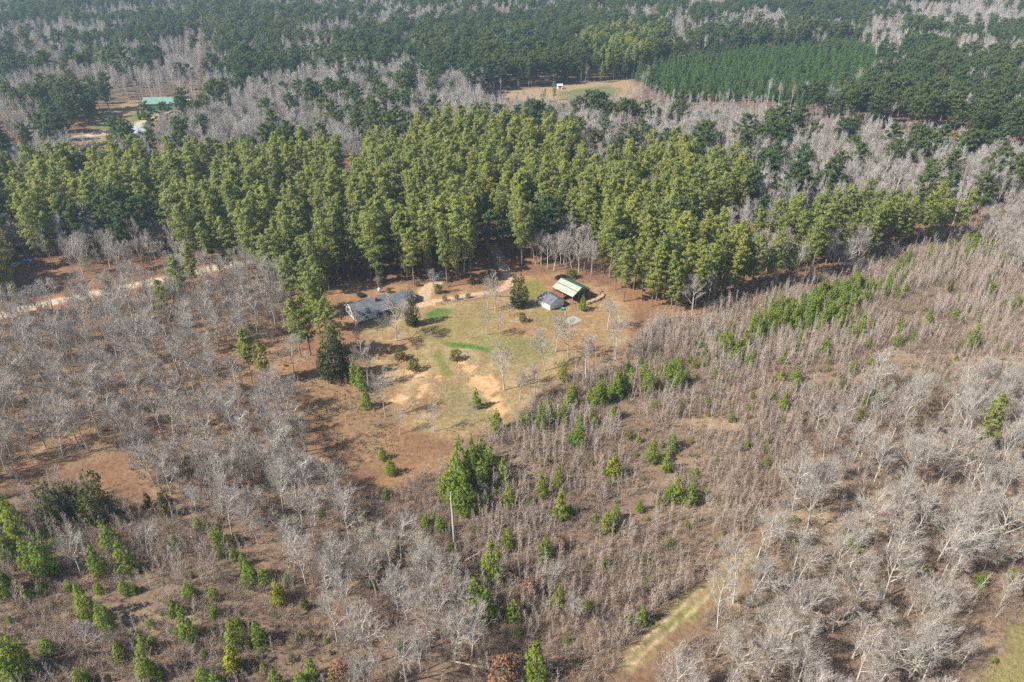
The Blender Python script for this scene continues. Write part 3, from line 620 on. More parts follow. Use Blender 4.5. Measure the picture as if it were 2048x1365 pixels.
window(t, 1.6, 2.5, 0, 1.0, 2.2, 'y'); window(t, 4.7, 5.4, 0, 1.0, 2.2, 'y'); window(t, 7.4, 8.3, 0, 1.0, 2.2, 'y')
window(t, 9.8, 11.4, 1.8, 1.0, 2.2); window(t, 14.5, 15.7, 2.2, 1.1, 2.1)
b = MB(); b.box(7.8, 8.7, 1.72, 1.795, 0.36, 2.4); d = b.build('door', M_DARK, t); b = MB(); b.bar((8.55, 1.66, 1.3), (8.55, 1.72, 1.3), 0.05); b.build('handle', M_STEEL, d)
b = MB(); b.box(17.6, 20.6, 2.13, 2.19, 0.36, 2.35); b.build('garage_door', M_TRIM, t)
b = MB()
for x_ in (0.0,): b.slab((-0.46, -0.44, 2.40), (-0.40, -0.44, 2.40), (-0.40, 5.0, 5.10), (-0.46, 5.0, 5.10), 0.2); b.slab((-0.46, 5.0, 5.10), (-0.40, 5.0, 5.10), (-0.40, 10.44, 2.40), (-0.46, 10.44, 2.40), 0.2)
b.build('gable_board', M_TRIM, r1)
b = MB(); b.box(-0.44, L1 + 0.44, -0.53, -0.455, 2.24, 2.38); b.build('gutter', M_TRIM, r1)

t = shed = empty('garden_shed', (12.9, 210.8, gz(12.9, 210.8)), R(38)); tag(t, 'small white painted shed with black shingle roof in front of the open barn', 'shed')
b = MB(); S_ = 6.3
b.poly([(0,0,-.3),(S_,0,-.3),(S_,S_,-.3),(0,S_,-.3),(0,0,2.3),(S_,0,2.3),(S_,S_,2.3),(0,S_,2.3),(S_/2,0,3.85),(S_/2,S_,3.85)], [(0,1,5,8,4),(1,2,6,5),(2,3,7,9,6),(3,0,4,7)]); b.build('wall', M_OLDPAINT, t)
rr = gable_roof(t, 0, S_, 0, S_, 2.33, 3.9, M_SHINGLE, 0.3, 0.12, 'y')
b = MB(); b.bar((1.2, 1.3, 2.6), (1.2, 1.3, 3.5), 0.12, 8); b.bar((1.2, 1.3, 3.5), (1.2, 1.3, 3.6), 0.17, 8); b.build('stove_pipe', M_STEEL, rr)
window(t, 3.0, 3.7, 0, 1.2, 2.0, 'y')
b = MB(); b.box(2.6, 3.6, -0.07, -0.004, -0.05, 2.0); d = b.build('door', M_OLDPAINT, t); b = MB(); b.bar((3.45, -0.13, 1.0), (3.45, -0.07, 1.0), 0.05); b.build('handle', M_STEEL, d)
b = MB(); b.box(0.0, S_, -0.06, -0.004, -0.28, -0.06); b.build('plinth', M_BRICK, t)

t = barn = empty('open_barn', (20.8, 215.2, gz(20.8, 215.2)), R(42)); tag(t, 'open sided pole barn with pale metal roof and green trim behind the white shed', 'barn')
BWd, BLn = 8.6, 9.6
rf = gable_roof(t, 0, BWd, 0, BLn, 3.2, 5.2, M_METALROOF, 0.25, 0.06, 'y')
for k in range(11):                                               # standing ribs of the metal roof
    yy = -0.1 + k * 0.97
    b = MB(); sl = 2.0 / 4.3
    b.poly([(-0.2, yy, 3.11), (4.28, yy, 5.2), (4.28, yy+0.09, 5.2), (-0.2, yy+0.09, 3.11), (-0.2, yy, 3.165), (4.28, yy, 5.255), (4.28, yy+0.09, 5.255), (-0.2, yy+0.09, 3.165)], [(0,3,2,1),(4,5,6,7),(0,1,5,4),(1,2,6,5),(2,3,7,6),(3,0,4,7)])
    b.build('roof_rib', M_METALROOF, rf)
b = MB(); b.slab((2.0, -0.27, 4.21), (2.25, -0.27, 4.325), (2.25, BLn+0.27, 4.325), (2.0, BLn+0.27, 4.21), 0.03); b.build('seam_strip', M_GREENTRIM, rf)
b = MB(); b.slab((4.1, -0.28, 5.18), (4.31, -0.28, 5.285), (4.31, BLn+0.28, 5.285), (4.1, BLn+0.28, 5.18), 0.03); b.slab((4.31, -0.28, 5.285), (BWd+0.3, -0.28, 3.20), (BWd+0.3, BLn+0.28, 3.20), (4.31, BLn+0.28, 5.285), 0.03); b.build('ridge_cap', M_GREENTRIM, rf)
b = MB(); b.box(-0.29, -0.255, -0.27, BLn+0.27, 2.93, 3.12); b.build('eave_trim', M_GREENTRIM, rf)
for yy in (-0.24, BLn+0.20):
    b = MB(); b.poly([(2.2,yy,4.0),(6.4,yy,4.0),(4.3,yy,5.12),(2.2,yy+0.05,4.0),(6.4,yy+0.05,4.0),(4.3,yy+0.05,5.12)], [(0,1,2),(5,4,3),(0,3,4,1),(1,4,5,2),(2,5,3,0)]); b.build('gable_panel', M_GREENTRIM, t)
for xx in (0.1, 3.4, 6.0, BWd-0.1):
    for yy in (0.1, BLn/2, BLn-0.1):
        if xx in (3.4, 6.0) and yy == BLn/2: continue
        zt = 3.1 + (4.3 - abs(xx - 4.3)) * 0.465
        b = MB(); b.box(xx-0.09, xx+0.09, yy-0.09, yy+0.09, -0.4, zt); b.build('post', M_WOOD, t)
for yy in (0.1, BLn/2, BLn-0.1):
    b = MB(); b.box(0.1, BWd-0.1, yy-0.06, yy+0.06, 3.0, 3.15); b.build('tie_beam', M_WOOD, t)
for k in range(9):
    b = MB(); b.box(BWd-0.06, BWd-0.01, 0.2 + k*1.04, 0.2 + k*1.04 + 1.0, 0.05, 2.7); b.build('wall_board', M_WOOD, t)
# things around the barn and the shed
lx, ly = G(1119, 592)
t = empty('lean_to_roof', (lx, ly, gz(lx, ly)), R(42)); tag(t, 'low rusty red sheet roof between the white shed and the open barn', 'shelter')
for k in range(6):
    b = MB(); b.slab((-1.9, -3.3 + k*1.06, 1.25), (1.6, -3.3 + k*1.06, 1.75), (1.6, -3.3 + k*1.06+1.04, 1.75), (-1.9, -3.3 + k*1.06+1.04, 1.25), 0.03 + 0.004*(k % 2)); b.build('sheet', M_RUSTMETAL, t)
for xx in (-1.7, 1.4):
    for yy in (-3.1, 2.7): b = MB(); b.box(xx-.06, xx+.06, yy-.06, yy+.06, -.3, 1.2 if xx < 0 else 1.65); b.build('post', M_WOOD, t)
x_, y_ = G(1146, 641)
t = empty('concrete_pad', (x_, y_, gz(x_, y_)), R(40)); tag(t, 'pale square concrete pad on the grass in front of the shed', 'slab')
for i in range(2):
    for j in range(2): b = MB(); b.box(-2.4+i*2.42, -2.4+i*2.42+2.4, -2.1+j*2.12, -2.1+j*2.12+2.1, -.2, .12); b.build('slab', M_CONC, t, bevel=0.02)
x_, y_ = G(1124, 619)
t = empty('garden_tub', (x_, y_, gz(x_, y_)), 0); tag(t, 'round green plastic tub on the grass beside the shed', 'tub')
b = MB(); b.lathe([(0.55, 0.0), (0.75, 0.55), (0.82, 0.58), (0.72, 0.5), (0.5, 0.12)], 16); b.build('tub', M_GREENTUB, t)
# the row of stacked logs right of the barn
LOGS = P((1172,608),(1186,604),(1200,598),(1206,592),(1200,586),(1195,580))
t = empty('log_stack', (*LOGS[2], gz(*LOGS[2])), 0); tag(t, 'curved row of stacked cut logs on the bare soil right of the barn', 'logs')
rg = np.random.default_rng(5)
for (a, c) in zip(LOGS[:-1], LOGS[1:]):
    L = np.linalg.norm(c - a); k = int(L / 0.5) + 1
    for i in range(k):
        p = a + (c - a) * (i + 0.5) / k - LOGS[2]; d = (c - a) / L; nn = np.array([-d[1], d[0]])
        for lay in range(2):
            if lay and rg.uniform() < 0.25: continue
            r = rg.uniform(0.17, 0.26); o = rg.normal() * 0.12; hl = rg.uniform(0.5, 0.8); yaw = rg.normal() * 0.2
            q = p + d * (0.2 * lay); dd = nn * math.cos(yaw) + d * math.sin(yaw)
            b = MB(); z = 0.2 + 0.38 * lay; b.bar((*(q - dd * hl + nn * o), z), (*(q + dd * hl + nn * o), z + rg.normal() * 0.04), r, 7, r * 0.92); b.build('log', M_LOG, t)
# rail fence between drive and lawn
FEN = P((872,612),(896,607),(925,602),(952,597),(985,593),(1015,594),(1040,601),(1074,607))
t = empty('rail_fence', (*FEN[0], gz(*FEN[0])), 0); tag(t, 'weathered wooden rail fence between the driveway and the lawn', 'fence')
o0 = Vector(t.location); posts = []
for a, c in zip(FEN[:-1], FEN[1:]):
    L = np.linalg.norm(c - a); k = max(1, round(L / 2.5))
    for i in range(k): posts.append(a + (c - a) * i / k)
posts.append(FEN[-1])
for p in posts:
    z = gz(*p); b = MB(); q = Vector((*p, z)) - o0; b.box(q.x-.08, q.x+.08, q.y-.08, q.y+.08, q.z-.3, q.z+1.25); b.build('post', M_WOOD, t)
for p, q in zip(posts[:-1], posts[1:]):
    for hh in (0.45, 0.8, 1.12):
        a = Vector((*p, gz(*p)+hh)) - o0; c = Vector((*q, gz(*q)+hh)) - o0; b = MB(); b.bar(a, c, 0.065, 5); b.build('rail', M_WOOD, t)

# trampoline and tank behind the house
x_, y_ = G(722, 594)
t = empty('trampoline', (x_, y_, gz(x_, y_)), 0); tag(t, 'round black trampoline on the bare soil behind the house', 'trampoline')
b = MB(); b.lathe([(0.02, 0.80), (1.35, 0.80), (1.35, 0.78), (0.02, 0.78)], 24); b.build('jumping_mat', M_BLACKMESH, t)
b = MB(); k = 24
for i in range(k): b.bar((1.55*math.cos(6.2832*i/k), 1.55*math.sin(6.2832*i/k), .78), (1.55*math.cos(6.2832*(i+1)/k), 1.55*math.sin(6.2832*(i+1)/k), .78), 0.07, 6)
b.build('rim', M_BLACKMESH, t)
for i in range(4): a = 0.6 + i*1.571; b = MB(); b.bar((1.5*math.cos(a), 1.5*math.sin(a), .76), (1.55*math.cos(a), 1.55*math.sin(a), -.05), 0.04, 6); b.build('leg', M_STEEL, t)
x_, y_ = G(759, 586)
t = empty('gas_tank', (x_, y_, gz(x_, y_)), R(20)); tag(t, 'small white gas tank standing behind the house roof', 'tank')
b = MB(); b.lathe([(0.1, 0.55), (0.42, 0.6), (0.5, 0.8), (0.5, 1.5), (0.42, 1.7), (0.1, 1.78)], 14); b.build('tank_body', M_CARWHITE, t, smooth=True)
for i in range(3): a = i*2.094; b = MB(); b.bar((.38*math.cos(a), .38*math.sin(a), .7), (.42*math.cos(a), .42*math.sin(a), -.1), 0.05); b.build('leg', M_STEEL, t)

# vehicles
def car(name, px, py, rz, mat, label, pickup=False):
    x_, y_ = G(px, py); t = empty(name, (x_, y_, gz(x_, y_)), R(rz)); tag(t, label, 'truck' if pickup else 'car')
    b = MB(); L = 2.35
    b.poly([(-L,-.85,.45),(L,-.85,.45),(L,.85,.45),(-L,.85,.45),(-L,-.88,.95),(L,-.82,.85),(L,.82,.85),(-L,.88,.95),(-L+.1,-.8,1.02),(L-.15,-.74,.98),(L-.15,.74,.98),(-L+.1,.8,1.02)],
           [(0,3,2,1),(0,1,5,4),(1,2,6,5),(2,3,7,6),(3,0,4,7),(4,5,9,8),(5,6,10,9),(6,7,11,10),(7,4,8,11),(8,9,10,11)]); b.build('body', mat, t, bevel=0.05)
    x0, x1 = (-0.5, 1.0) if pickup else (-1.9, 1.1)
    b = MB(); b.poly([(x0-.1,-.76,1.0),(x1+.35,-.74,1.0),(x1+.35,.74,1.0),(x0-.1,.76,1.0),(x0+.2,-.62,1.52),(x1-.3,-.62,1.52),(x1-.3,.62,1.52),(x0+.2,.62,1.52)], [(0,1,5,4),(1,2,6,5),(2,3,7,6),(3,0,4,7),(4,5,6,7)]); cb = b.build('cabin', mat, t)
    for sgn in (-1, 1):
        b = MB(); b.poly([(x0+.15, sgn*.755, 1.06), (x1+.1, sgn*.745, 1.06), (x1-.3, sgn*.655, 1.45), (x0+.3, sgn*.655, 1.45)], [(0,1,2,3)]); b.build('side_window', M_GLASS, cb)
        for xx in (-1.45, 1.45):
            b = MB(); b.bar((xx, sgn*.62, .34), (xx, sgn*.87, .34), .34, 14); wh = b.build('wheel', M_TYRE, t); b = MB(); b.bar((xx, sgn*.872, .34), (xx, sgn*.885, .34), .19, 10); b.build('rim', M_STEEL, wh)
        b = MB(); b.box(L-.03, L+.02, sgn*.6-.16, sgn*.6+.16, .66, .8); b.build('headlight', M_TRIM, t)
    b = MB(); b.poly([(x1+.36,-.68,1.05),(x1+.36,.68,1.05),(x1-.22,.58,1.48),(x1-.22,-.58,1.48)], [(0,1,2,3)]); b.build('windscreen', M_GLASS, cb)
    return t
car('parked_car', 882, 552, 60, M_CARSILVER, 'silver car half hidden under the pines at the end of the drive')
car('parked_truck', 1153, 500, 15, M_CARDARK, 'dark pickup truck seen through bare trees in the homestead gap', True)
car('parked_car', 1122, 557, 30, M_CARDARK, 'black car among tree trunks behind the open barn')
car('parked_car', 30, 536, 80, M_CARWHITE, 'white car under the pines by the blue tarp shelter')
car('parked_car', 214, 236, 20, M_CARSILVER, 'silver car at the wood edge left of the green roofed building')

def simple_house(name, px, py, rz, L, W, ze, zr, wall, roof, label, cat='house', wins=2):
    x_, y_ = G(px, py); t = empty(name, (x_, y_, gz(x_, y_)), R(rz)); tag(t, label, cat)
    b = MB(); b.poly([(0,0,-.4),(L,0,-.4),(L,W,-.4),(0,W,-.4),(0,0,ze),(L,0,ze),(L,W,ze),(0,W,ze),(0,W/2,zr),(L,W/2,zr)], [(0,1,5,4),(1,2,6,9,5),(2,3,7,6),(3,0,4,8,7)]); b.build('wall', wall, t)
    gable_roof(t, 0, L, 0, W, ze+.03, zr+.05, roof, 0.4)
    for i in range(wins):
        c = L * (i + 0.5) / wins
        if i == wins // 2: b = MB(); b.box(c-.5, c+.5, -.06, -.004, 0, 2.1); d = b.build('door', M_DARK, t); b = MB(); b.bar((c+.4, -.12, 1), (c+.4, -.06, 1), .05); b.build('handle', M_STEEL, d)
        else: window(t, c-.5, c+.5, 0, 1.0, 2.1)
    return t
simple_house('farm_building', 288, 222, 3, 20.5, 9.5, 4.4, 7.6, M_TEALW, M_TEAL, 'long farm building with pale green metal roof in the far left clearing', 'building', 5)
simple_house('farmhouse', 262, 286, 12, 11, 8, 5.5, 8.6, M_OLDPAINT, M_GREYROOF, 'grey roofed house just showing over the pine tops below the far left clearing', 'house', 3)
simple_house('woodland_house', 1036, 368, 8, 9, 7, 3.0, 4.9, M_SIDING, M_PALEROOF, 'white house with pale blue roof in a gap deep in the pine wood', 'house', 3)
simple_house('white_shed', 1115, 178, 4, 3.6, 3.0, 2.6, 3.3, M_TRIM, M_TRIM, 'tiny white shed at the foot of tall pines by the far field', 'shed', 1)
simple_house('orange_shed', 1091, 478, 70, 3.4, 2.6, 2.6, 3.8, M_ORANGE, M_ORANGE, 'bright orange little shed glimpsed between bare trees behind the barn', 'shed', 1)
simple_house('long_trailer', 354, 208, 2, 9, 2.6, 2.2, 2.6, M_OLDPAINT, M_TRIM, 'long pale trailer on sandy soil right of the green roofed building', 'trailer', 3)
x_, y_ = G(58, 531)
t = empty('tarp_shelter', (x_, y_, gz(x_, y_)), R(12)); tag(t, 'bright blue tarp stretched over a frame under the pines by the road', 'shelter')
b = MB(); b.slab((-1.7, -1.2, 2.0), (0.2, -1.25, 2.45), (0.2, 1.25, 2.4), (-1.7, 1.2, 1.95), 0.02); b.slab((0.2, -1.25, 2.45), (1.7, -1.2, 1.9), (1.7, 1.2, 2.0), (0.2, 1.25, 2.4), 0.024); b.build('tarp', M_BLUE, t)
for xx in (-1.6, 1.6):
    for yy in (-1.1, 1.1): b = MB(); b.bar((xx, yy, -.1), (xx, yy, 1.95), .05); b.build('pole', M_WOOD, t)

# snag and fallen trees
def from_to(name, pts, rad, label, cat, mat=M_SNAG, n=8):
    t = None
    for (a, ra), (c, rc) in zip(zip(pts, rad), list(zip(pts, rad))[1:]):
        if t is None: t = empty(name, a); tag(t, label, cat)
        b = MB(); b.bar(Vector(a) - t.location, Vector(c) - t.location, ra, n, rc); b.build('trunk_length', mat, t, smooth=False)
    return t
def g3(px, py, z=0.0): x, y = G(px, py, z); return Vector((x, y, z))
bx_, by_ = G(910, 1088); tz = gz(bx_, by_)
sn = from_to('dead_pine_snag', [(bx_, by_, tz-.2), (bx_-.1, by_, 4.5), (bx_-.15, by_+.1, 9), (bx_-.3, by_+.1, 13.2), (bx_-.25, by_+.1, 15.2)], [.34, .3, .24, .17, .06], 'tall straight branchless dead pine trunk standing in the brush', 'dead tree')
for z, a, L in ((12.8, 0.3, .7), (13.2, 2.5, .6), (11.5, 4.2, .8), (10.4, 1.5, .5), (8.6, 3.3, .5)):
    b = MB(); b.bar((-.2, .1, z), (-.2 + L*math.cos(a), .1 + L*math.sin(a), z+.15), .05, 5, .02); b.build('branch_stub', M_SNAG, sn)
for (a, c, lab) in (((938,1118),(970,1098),'pale fallen log lying in brush left of a big young pine'), ((930,1122),(958,1107),'shorter fallen log just below the pale log in brush'), ((1000,1342),(900,1322),'long grey fallen trunk near the bottom edge in leafless brush'), ((690,985),(735,972),'fallen branchless log beside the old brown lane')):
    A = g3(*a, .35); B_ = g3(*c, .5); from_to('fallen_log', [A, A.lerp(B_, .5), B_], [.22, .18, .10], lab, 'log')

# ------------------------------------------------------------------ plants set by eye: (x, y of top, y of foot) in the photograph
def fit(px, yt, yb):
    """place and height of an upright thing whose top and foot are seen at yt and yb"""
    x, y = G(px, yb); lo, hi = 0.3, 45.0
    for _ in range(30):
        m = (lo + hi) / 2; v = proj(x, y, m)[1]
        if v > yt: lo = m
        else: hi = m
    return x, y, (lo + hi) / 2
rg = np.random.default_rng(21)
def plants(name, kinds, href, lst, label, cat, group, wj=0.12):
    hs = [fit(*q)[2] for q in lst]; mx = float(np.median([q[0] for q in lst])); my = float(np.median([q[2] for q in lst]))
    def word(i):
        if not isinstance(label, str) or len(lst) < 5: return label if isinstance(label, str) else label[i]
        r = sum(q < hs[i] for q in hs) / len(hs); a = ('short ' if r < 0.34 else 'middling ' if r < 0.67 else 'tall ')
        return a + label + ', ' + ('upper' if lst[i][2] < my else 'lower') + (' left side' if lst[i][0] < mx else ' right side')
    for i, (px, yt, yb) in enumerate(lst):
        x, y, h = fit(px, yt, yb); pr = kinds[int(rg.integers(len(kinds)))]; s = h / href; wf = float(np.clip(1.05 - 0.055 * (h - 4), 0.62, 1.05)) if name == 'young_pine' else 0.8 if name == 'cedar_tree' else 1.0
        tree(name, pr, x, y, s * wf * rg.uniform(1 - wj, 1 + wj), rg.uniform(0, 6.28), word(i), cat, group, s)
def z7(l): return [(650 + a/2.65, 850 + b/2.65, 850 + c/2.65) for a, b, c in l]
def z6(l): return [(a/2.65, 850 + b/2.65, 850 + c/2.65) for a, b, c in l]
def z3(l): return [(1200 + a/2.415, 350 + b/2.415, 350 + c/2.415) for a, b, c in l]
def z1(l): return [(640 + a/3.2, 500 + b/3.2, 500 + c/3.2) for a, b, c in l]
def z8(l): return [(1300 + a/2.65, 850 + b/2.65, 850 + c/2.65) for a, b, c in l]
YP = 'young pine'
plants('young_pine', YOUNG, 6, z7([(720,60,330),(780,50,230),(830,40,210),(870,105,270),(830,180,340),(740,240,475),(790,335,465),(700,160,400),(640,250,385),(760,130,300),(690,300,440)]),
       'bright green young pine in the dense clump above the dead snag', YP, 'young pines in the clump by the snag')
plants('young_pine', YOUNG, 6, z7([(950,165,315),(975,305,430),(1235,205,315),(1150,245,385),(1250,340,495),(1175,150,208)]),
       'green young pine among bare saplings right of the dense pine clump', YP, 'young pines right of the clump')
plants('young_pine', YOUNG, 6, z7([(1730,75,195),(1835,40,135),(1810,140,240),(1960,225,285),(1860,265,405),(1930,300,415),(1820,310,400),(1345,0,115),(1320,10,100),(1160,-10,40),(915,-5,45),(1665,390,455),(1540,420,505),(1490,455,565)]),
       'young pine dotted through the brown brush below the tan lane', YP, 'young pines below the tan lane')
plants('young_pine', YOUNG, 6, z7([(885,608,835),(850,850,1045),(1115,1140,1345),(1675,955,1050),(1165,590,705),(970,545,650),(795,810,965)]),
       ['tall full young pine beside the pale fallen log', 'bulky young pine below the fallen log in the lower centre brush', 'broad bright young pine at the bottom centre of the picture', 'round young pine standing alone left of the grassy track', 'small young pine with a rusty neighbour in the middle of the lower brush', 'slim young pine just right of and above the pale fallen log', 'dark slim young pine touching the bulky pine in lower centre'], YP, None)
plants('young_pine', YOUNG, 6, z7([(535,465,545),(615,470,565),(670,605,665),(685,705,795),(1240,850,955),(1000,925,1035),(1030,1065,1125),(350,170,260),(305,110,180),(240,520,600),(400,1130,1190)]),
       'small young pine scattered in the lower centre brush', YP, 'small pines in the lower centre brush')
plants('young_pine', YOUNG, 6, z6([(30,310,530),(110,370,600),(20,640,905),(270,580,800),(600,490,670),(540,640,800),(680,620,780),(75,560,700),(180,600,760),(40,520,720)]),
       'dense young pine in the left edge thicket', YP, 'young pines in the left edge thicket')
plants('young_pine', YOUNG, 6, z6([(485,845,1035),(570,940,1075),(1010,960,1145),(930,930,1015),(1260,1030,1185),(1380,1040,1165),(130,1080,1335),(780,1115,1210),(790,1200,1345),(450,1290,1400),(1100,1285,1400),(1160,1305,1410),(1600,1310,1400),(1660,1240,1345),(1470,1300,1400),(1330,715,835),(1410,750,838),(1170,520,650),(100,1150,1340)]),
       'green young pine in the brush of the bottom left quarter', YP, 'young pines in the bottom left brush')
plants('young_pine', YOUNG, 6, z6([(670,820,895),(1010,830,915),(1245,640,705),(265,1130,1215),(640,1170,1245),(1100,500,560),(940,590,640),(150,860,930),(330,560,610),(420,520,560)]),
       'very small young pine in the bottom left brush', YP, 'tiny pines in the bottom left brush')
plants('young_pine', YOUNG, 6, z3([(740,640,765),(800,640,745),(850,600,725),(900,610,710),(960,565,690),(1010,540,670),(1060,560,650),(1100,600,710),(1150,620,725),(1180,500,590),(1230,490,580),(1270,555,625),(1250,655,785),(1200,705,775),(1120,530,625),(820,590,680),(870,570,660),(930,640,730),(1000,620,720),(1060,650,730),(1160,560,650),(1215,570,650),(760,700,780),(1020,580,690),(880,660,745)]),
       'light green young pine packed in the bright strip', YP, 'young pines of the bright strip')
plants('young_pine', YOUNG, 6, z3([(1340,500,575),(1400,470,565),(1460,510,575),(1370,520,590),(1430,540,600),(1750,290,365),(1800,270,345),(1850,330,395),(1930,370,435),(1700,350,425),(1640,420,455),(1570,360,415),(1470,430,485),(1880,510,585),(2000,580,655),(1940,600,650),(1770,320,400),(1820,300,370),(1990,350,400)]),
       'young pine among saplings right of the bright strip', YP, 'young pines right of the bright strip')
plants('young_pine', YOUNG, 6, z3([(600,730,855),(560,740,805),(690,750,845),(650,800,905),(500,820,895),(720,850,935),(760,740,805),(950,765,840),(1080,780,870),(880,850,915),(480,780,830),(620,760,860)]),
       'young pine in the loose line left of the bright strip', YP, 'young pines of the loose line')
plants('young_pine', YOUNG, 6, z3([(1440,680,765),(1500,740,805),(1430,760,825),(1580,640,715),(1710,640,705),(1790,710,835),(1740,550,605)]),
       ['round young pine left in the trio above the right hand bare trees', 'low bushy young pine right in the trio above the bare trees', 'small leaning young pine at the foot of the trio', 'dome shaped young pine above and right of the trio', 'wide young pine in saplings near the right edge path', 'full young pine standing alone left of the right edge path', 'pale young pine next to the olive cedar in the saplings'], YP, None)
plants('young_pine', YOUNG, 6, z3([(940,925,1005),(935,990,1045),(1300,985,1125),(880,1045,1140),(1245,1120,1185),(370,900,1035),(410,930,1010),(330,900,1005),(230,905,1055),(80,930,1075),(10,990,1105),(65,1110,1175),(1215,890,965),(1305,870,925),(1395,920,960),(960,1155,1200),(130,905,950),(550,930,980),(210,900,980),(110,960,1060)]),
       'young pine in the pale sapling thicket right of the lawn', YP, 'young pines in the sapling thicket')
plants('young_pine', YOUNG, 6, z1([(1600,880,1015),(1450,945,1060),(1500,1010,1110),(1410,990,1140),(1770,835,995),(1900,770,930),(1880,985,1080),(1970,700,765),(1660,1055,1165),(1740,1015,1100),(1285,1060,1140),(1330,1030,1120),(1555,985,1080),(1860,840,930),(1560,1050,1130)]),
       'bright young pine in the line along the lower right lawn edge', YP, 'young pines along the lawn edge')
plants('young_pine', YOUNG, 6, z1([(1130,1015,1155),(1000,885,1010),(1555,705,840),(1680,285,385),(230,670,860),(300,880,1010),(270,740,900)]),
       ['slim young pine on the bare soil below the lawn', 'young pine at the sandy foot of the lawn', 'dark green small pine among grey trees right of the lawn', 'feathery young pine in front of the open barn', 'soft green young pine beside the big cedar left of the lawn', 'narrow green pine behind the leaning bare tree at the lawn edge', 'leafy pine wedged between cedar and pale bare tree'], YP, None)
plants('young_pine', YOUNG, 6, z8([(770,580,645),(1080,560,655),(1390,690,750),(1745,770,850),(1910,750,820),(1490,440,500),(1540,510,570)]),
       'little green pine under the big bare trees at lower right', YP, 'little pines under the right hand bare trees')
STRIP = P((1480,660),(1600,600),(1720,560),(1745,580),(1720,640),(1640,668),(1540,672))
x_, y_ = jgrid(STRIP, 3.1, 0.9, 207)
for x, y in zip(x_, y_):
    h = rg.uniform(3.5, 6.5); tree('young_pine', YOUNG[int(rg.integers(8))], x, y, h / 6.2, rg.uniform(0, 6.28), '%s light green pine crowded into the %s of the bright strip' % ('taller' if h > 5 else 'shorter', 'left half' if proj(x, y, 0)[0] < 1610 else 'right half'), YP, 'pines crowding the bright strip')
ysrc = [[c for c in o.children] for o in C.objects if o.name.startswith('young_pine') and not o.parent][:8]
sc_x, sc_y = [np.concatenate(q) for q in zip(jgrid(SAP, 7.5, 1.0, 211), jgrid(SAPL, 6.0, 1.0, 212))]; sc_s = 0.15 + 0.5 * rg.uniform(0, 1, len(sc_x)) ** 1.5
b1 = P((1080,800),(1180,775),(1300,745),(1400,715),(1470,672),(1500,690),(1440,735),(1330,778),(1200,812),(1100,835)); b2 = P((1735,560),(1800,525),(1900,490),(1985,470),(2000,500),(1900,530),(1800,580),(1745,600))
for q, sp in ((b1, 5.0), (b2, 5.0)):
    x, y = jgrid(q, sp, 1.0, 213); sc_x = np.concatenate([sc_x, x]); sc_y = np.concatenate([sc_y, y]); sc_s = np.concatenate([sc_s, rg.uniform(0.4, 0.9, len(x))])
m = dline(TRACK, sc_x, sc_y) > 3.5; sc_x, sc_y, sc_s = sc_x[m], sc_y[m], sc_s[m]
scatter('small_pine_regrowth', 'sprinkling of tiny young pines through the brown brush', 'young pines', ysrc, sc_x, sc_y, sc_s, 59)
plants('yellow_pine', YELL, 4, z7([(1525,150,275),(1660,48,95)]) + z6([(1485,830,945),(1245,1180,1305)]) + z3([(870,940,995)]),
       ['bright yellow young pine standing alone in the brown brush', 'tiny yellow pine beside the tan lane', 'yellow green pine below the pale saplings at lower left', 'rounded yellow green pine near the bottom edge at lower left', 'small golden pine in the sapling thicket'], YP, None)

# cedars and bushes
plants('cedar_tree', CEDAR, 10, [(1037,541,614)], 'tall dense green cedar left of the white shed', 'cedar', None)
plants('cedar_tree', CEDAR, 10, [(824,577,650)], 'dark conical cedar in front of the right end of the house', 'cedar', None)
plants('cedar_tree', CEDAR, 10, [(668,655,762),(690,660,750),(655,690,752)], ['biggest of the dark cedars clumped left of the lawn', 'cedar at the lawn side of the dark clump', 'low cedar at the left foot of the dark clump'], 'cedar', None)
plants('cedar_tree', CEDAR, 10, z6([(310,285,530),(430,290,450),(550,235,510),(380,300,480),(470,330,500)]), ['olive cedar left of the pair in the left hand thicket', 'middle cedar behind the olive pair at left', 'largest olive cedar at the edge of the reddish clearing', 'narrow cedar squeezed between the olive pair', 'low cedar below the olive pair'], 'cedar', None)
plants('cedar_tree', CEDAR, 10, z6([(790,350,430),(900,325,480),(1620,900,975),(1650,1080,1140)]), ['small black green cedar beside the reddish clearing', 'thin see-through cedar right of the reddish clearing', 'small olive cedar in the lower left brush', 'dwarf olive cedar on bare soil at lower left'], 'cedar', None)
plants('cedar_tree', CEDAR, 10, z3([(1680,495,570),(1170,965,1045)]), ['olive green cedar in the saplings at right', 'dark little cedar in the sapling thicket'], 'cedar', None)
plants('cedar_tree', CEDAR, 10, [(763,520,566),(280,216,240),(300,240,262),(330,240,262),(243,225,250),(360,190,205),(385,190,207)],
       ['dark low cedar under the pines behind the house', 'brown cedar at the left end of the green roofed building', 'cedar on the slope below the green roofed building', 'cedar just right of the far slope path', 'cedar by the far white track', 'dark cedar behind the long trailer', 'dark cedar right of the long trailer'], 'cedar', None)
plants('round_bush', BUSH, 2, [(799,699,719),(828,719,741),(911,701,721),(1045,628,645),(890,592,602),(914,590,599),(936,587,596),(778,577,587),(835,563,573),(876,570,587),(1141,538,556)],
       ['dark round bush on the left of the lawn', 'pointed bush above the orange sand patch', 'dark bush above the long sand patch', 'dark round bush on the grass left of the shed', 'clipped yellow green bush, leftmost of three by the fence', 'clipped yellow green bush, middle of three by the fence', 'clipped yellow green bush, rightmost of three by the fence', 'low yellow green bush behind the house roof', 'small bush at the edge of pines behind the house', 'loose green bush beside the pale drive', 'green bush under bare trees behind the barn'], 'bush', None)
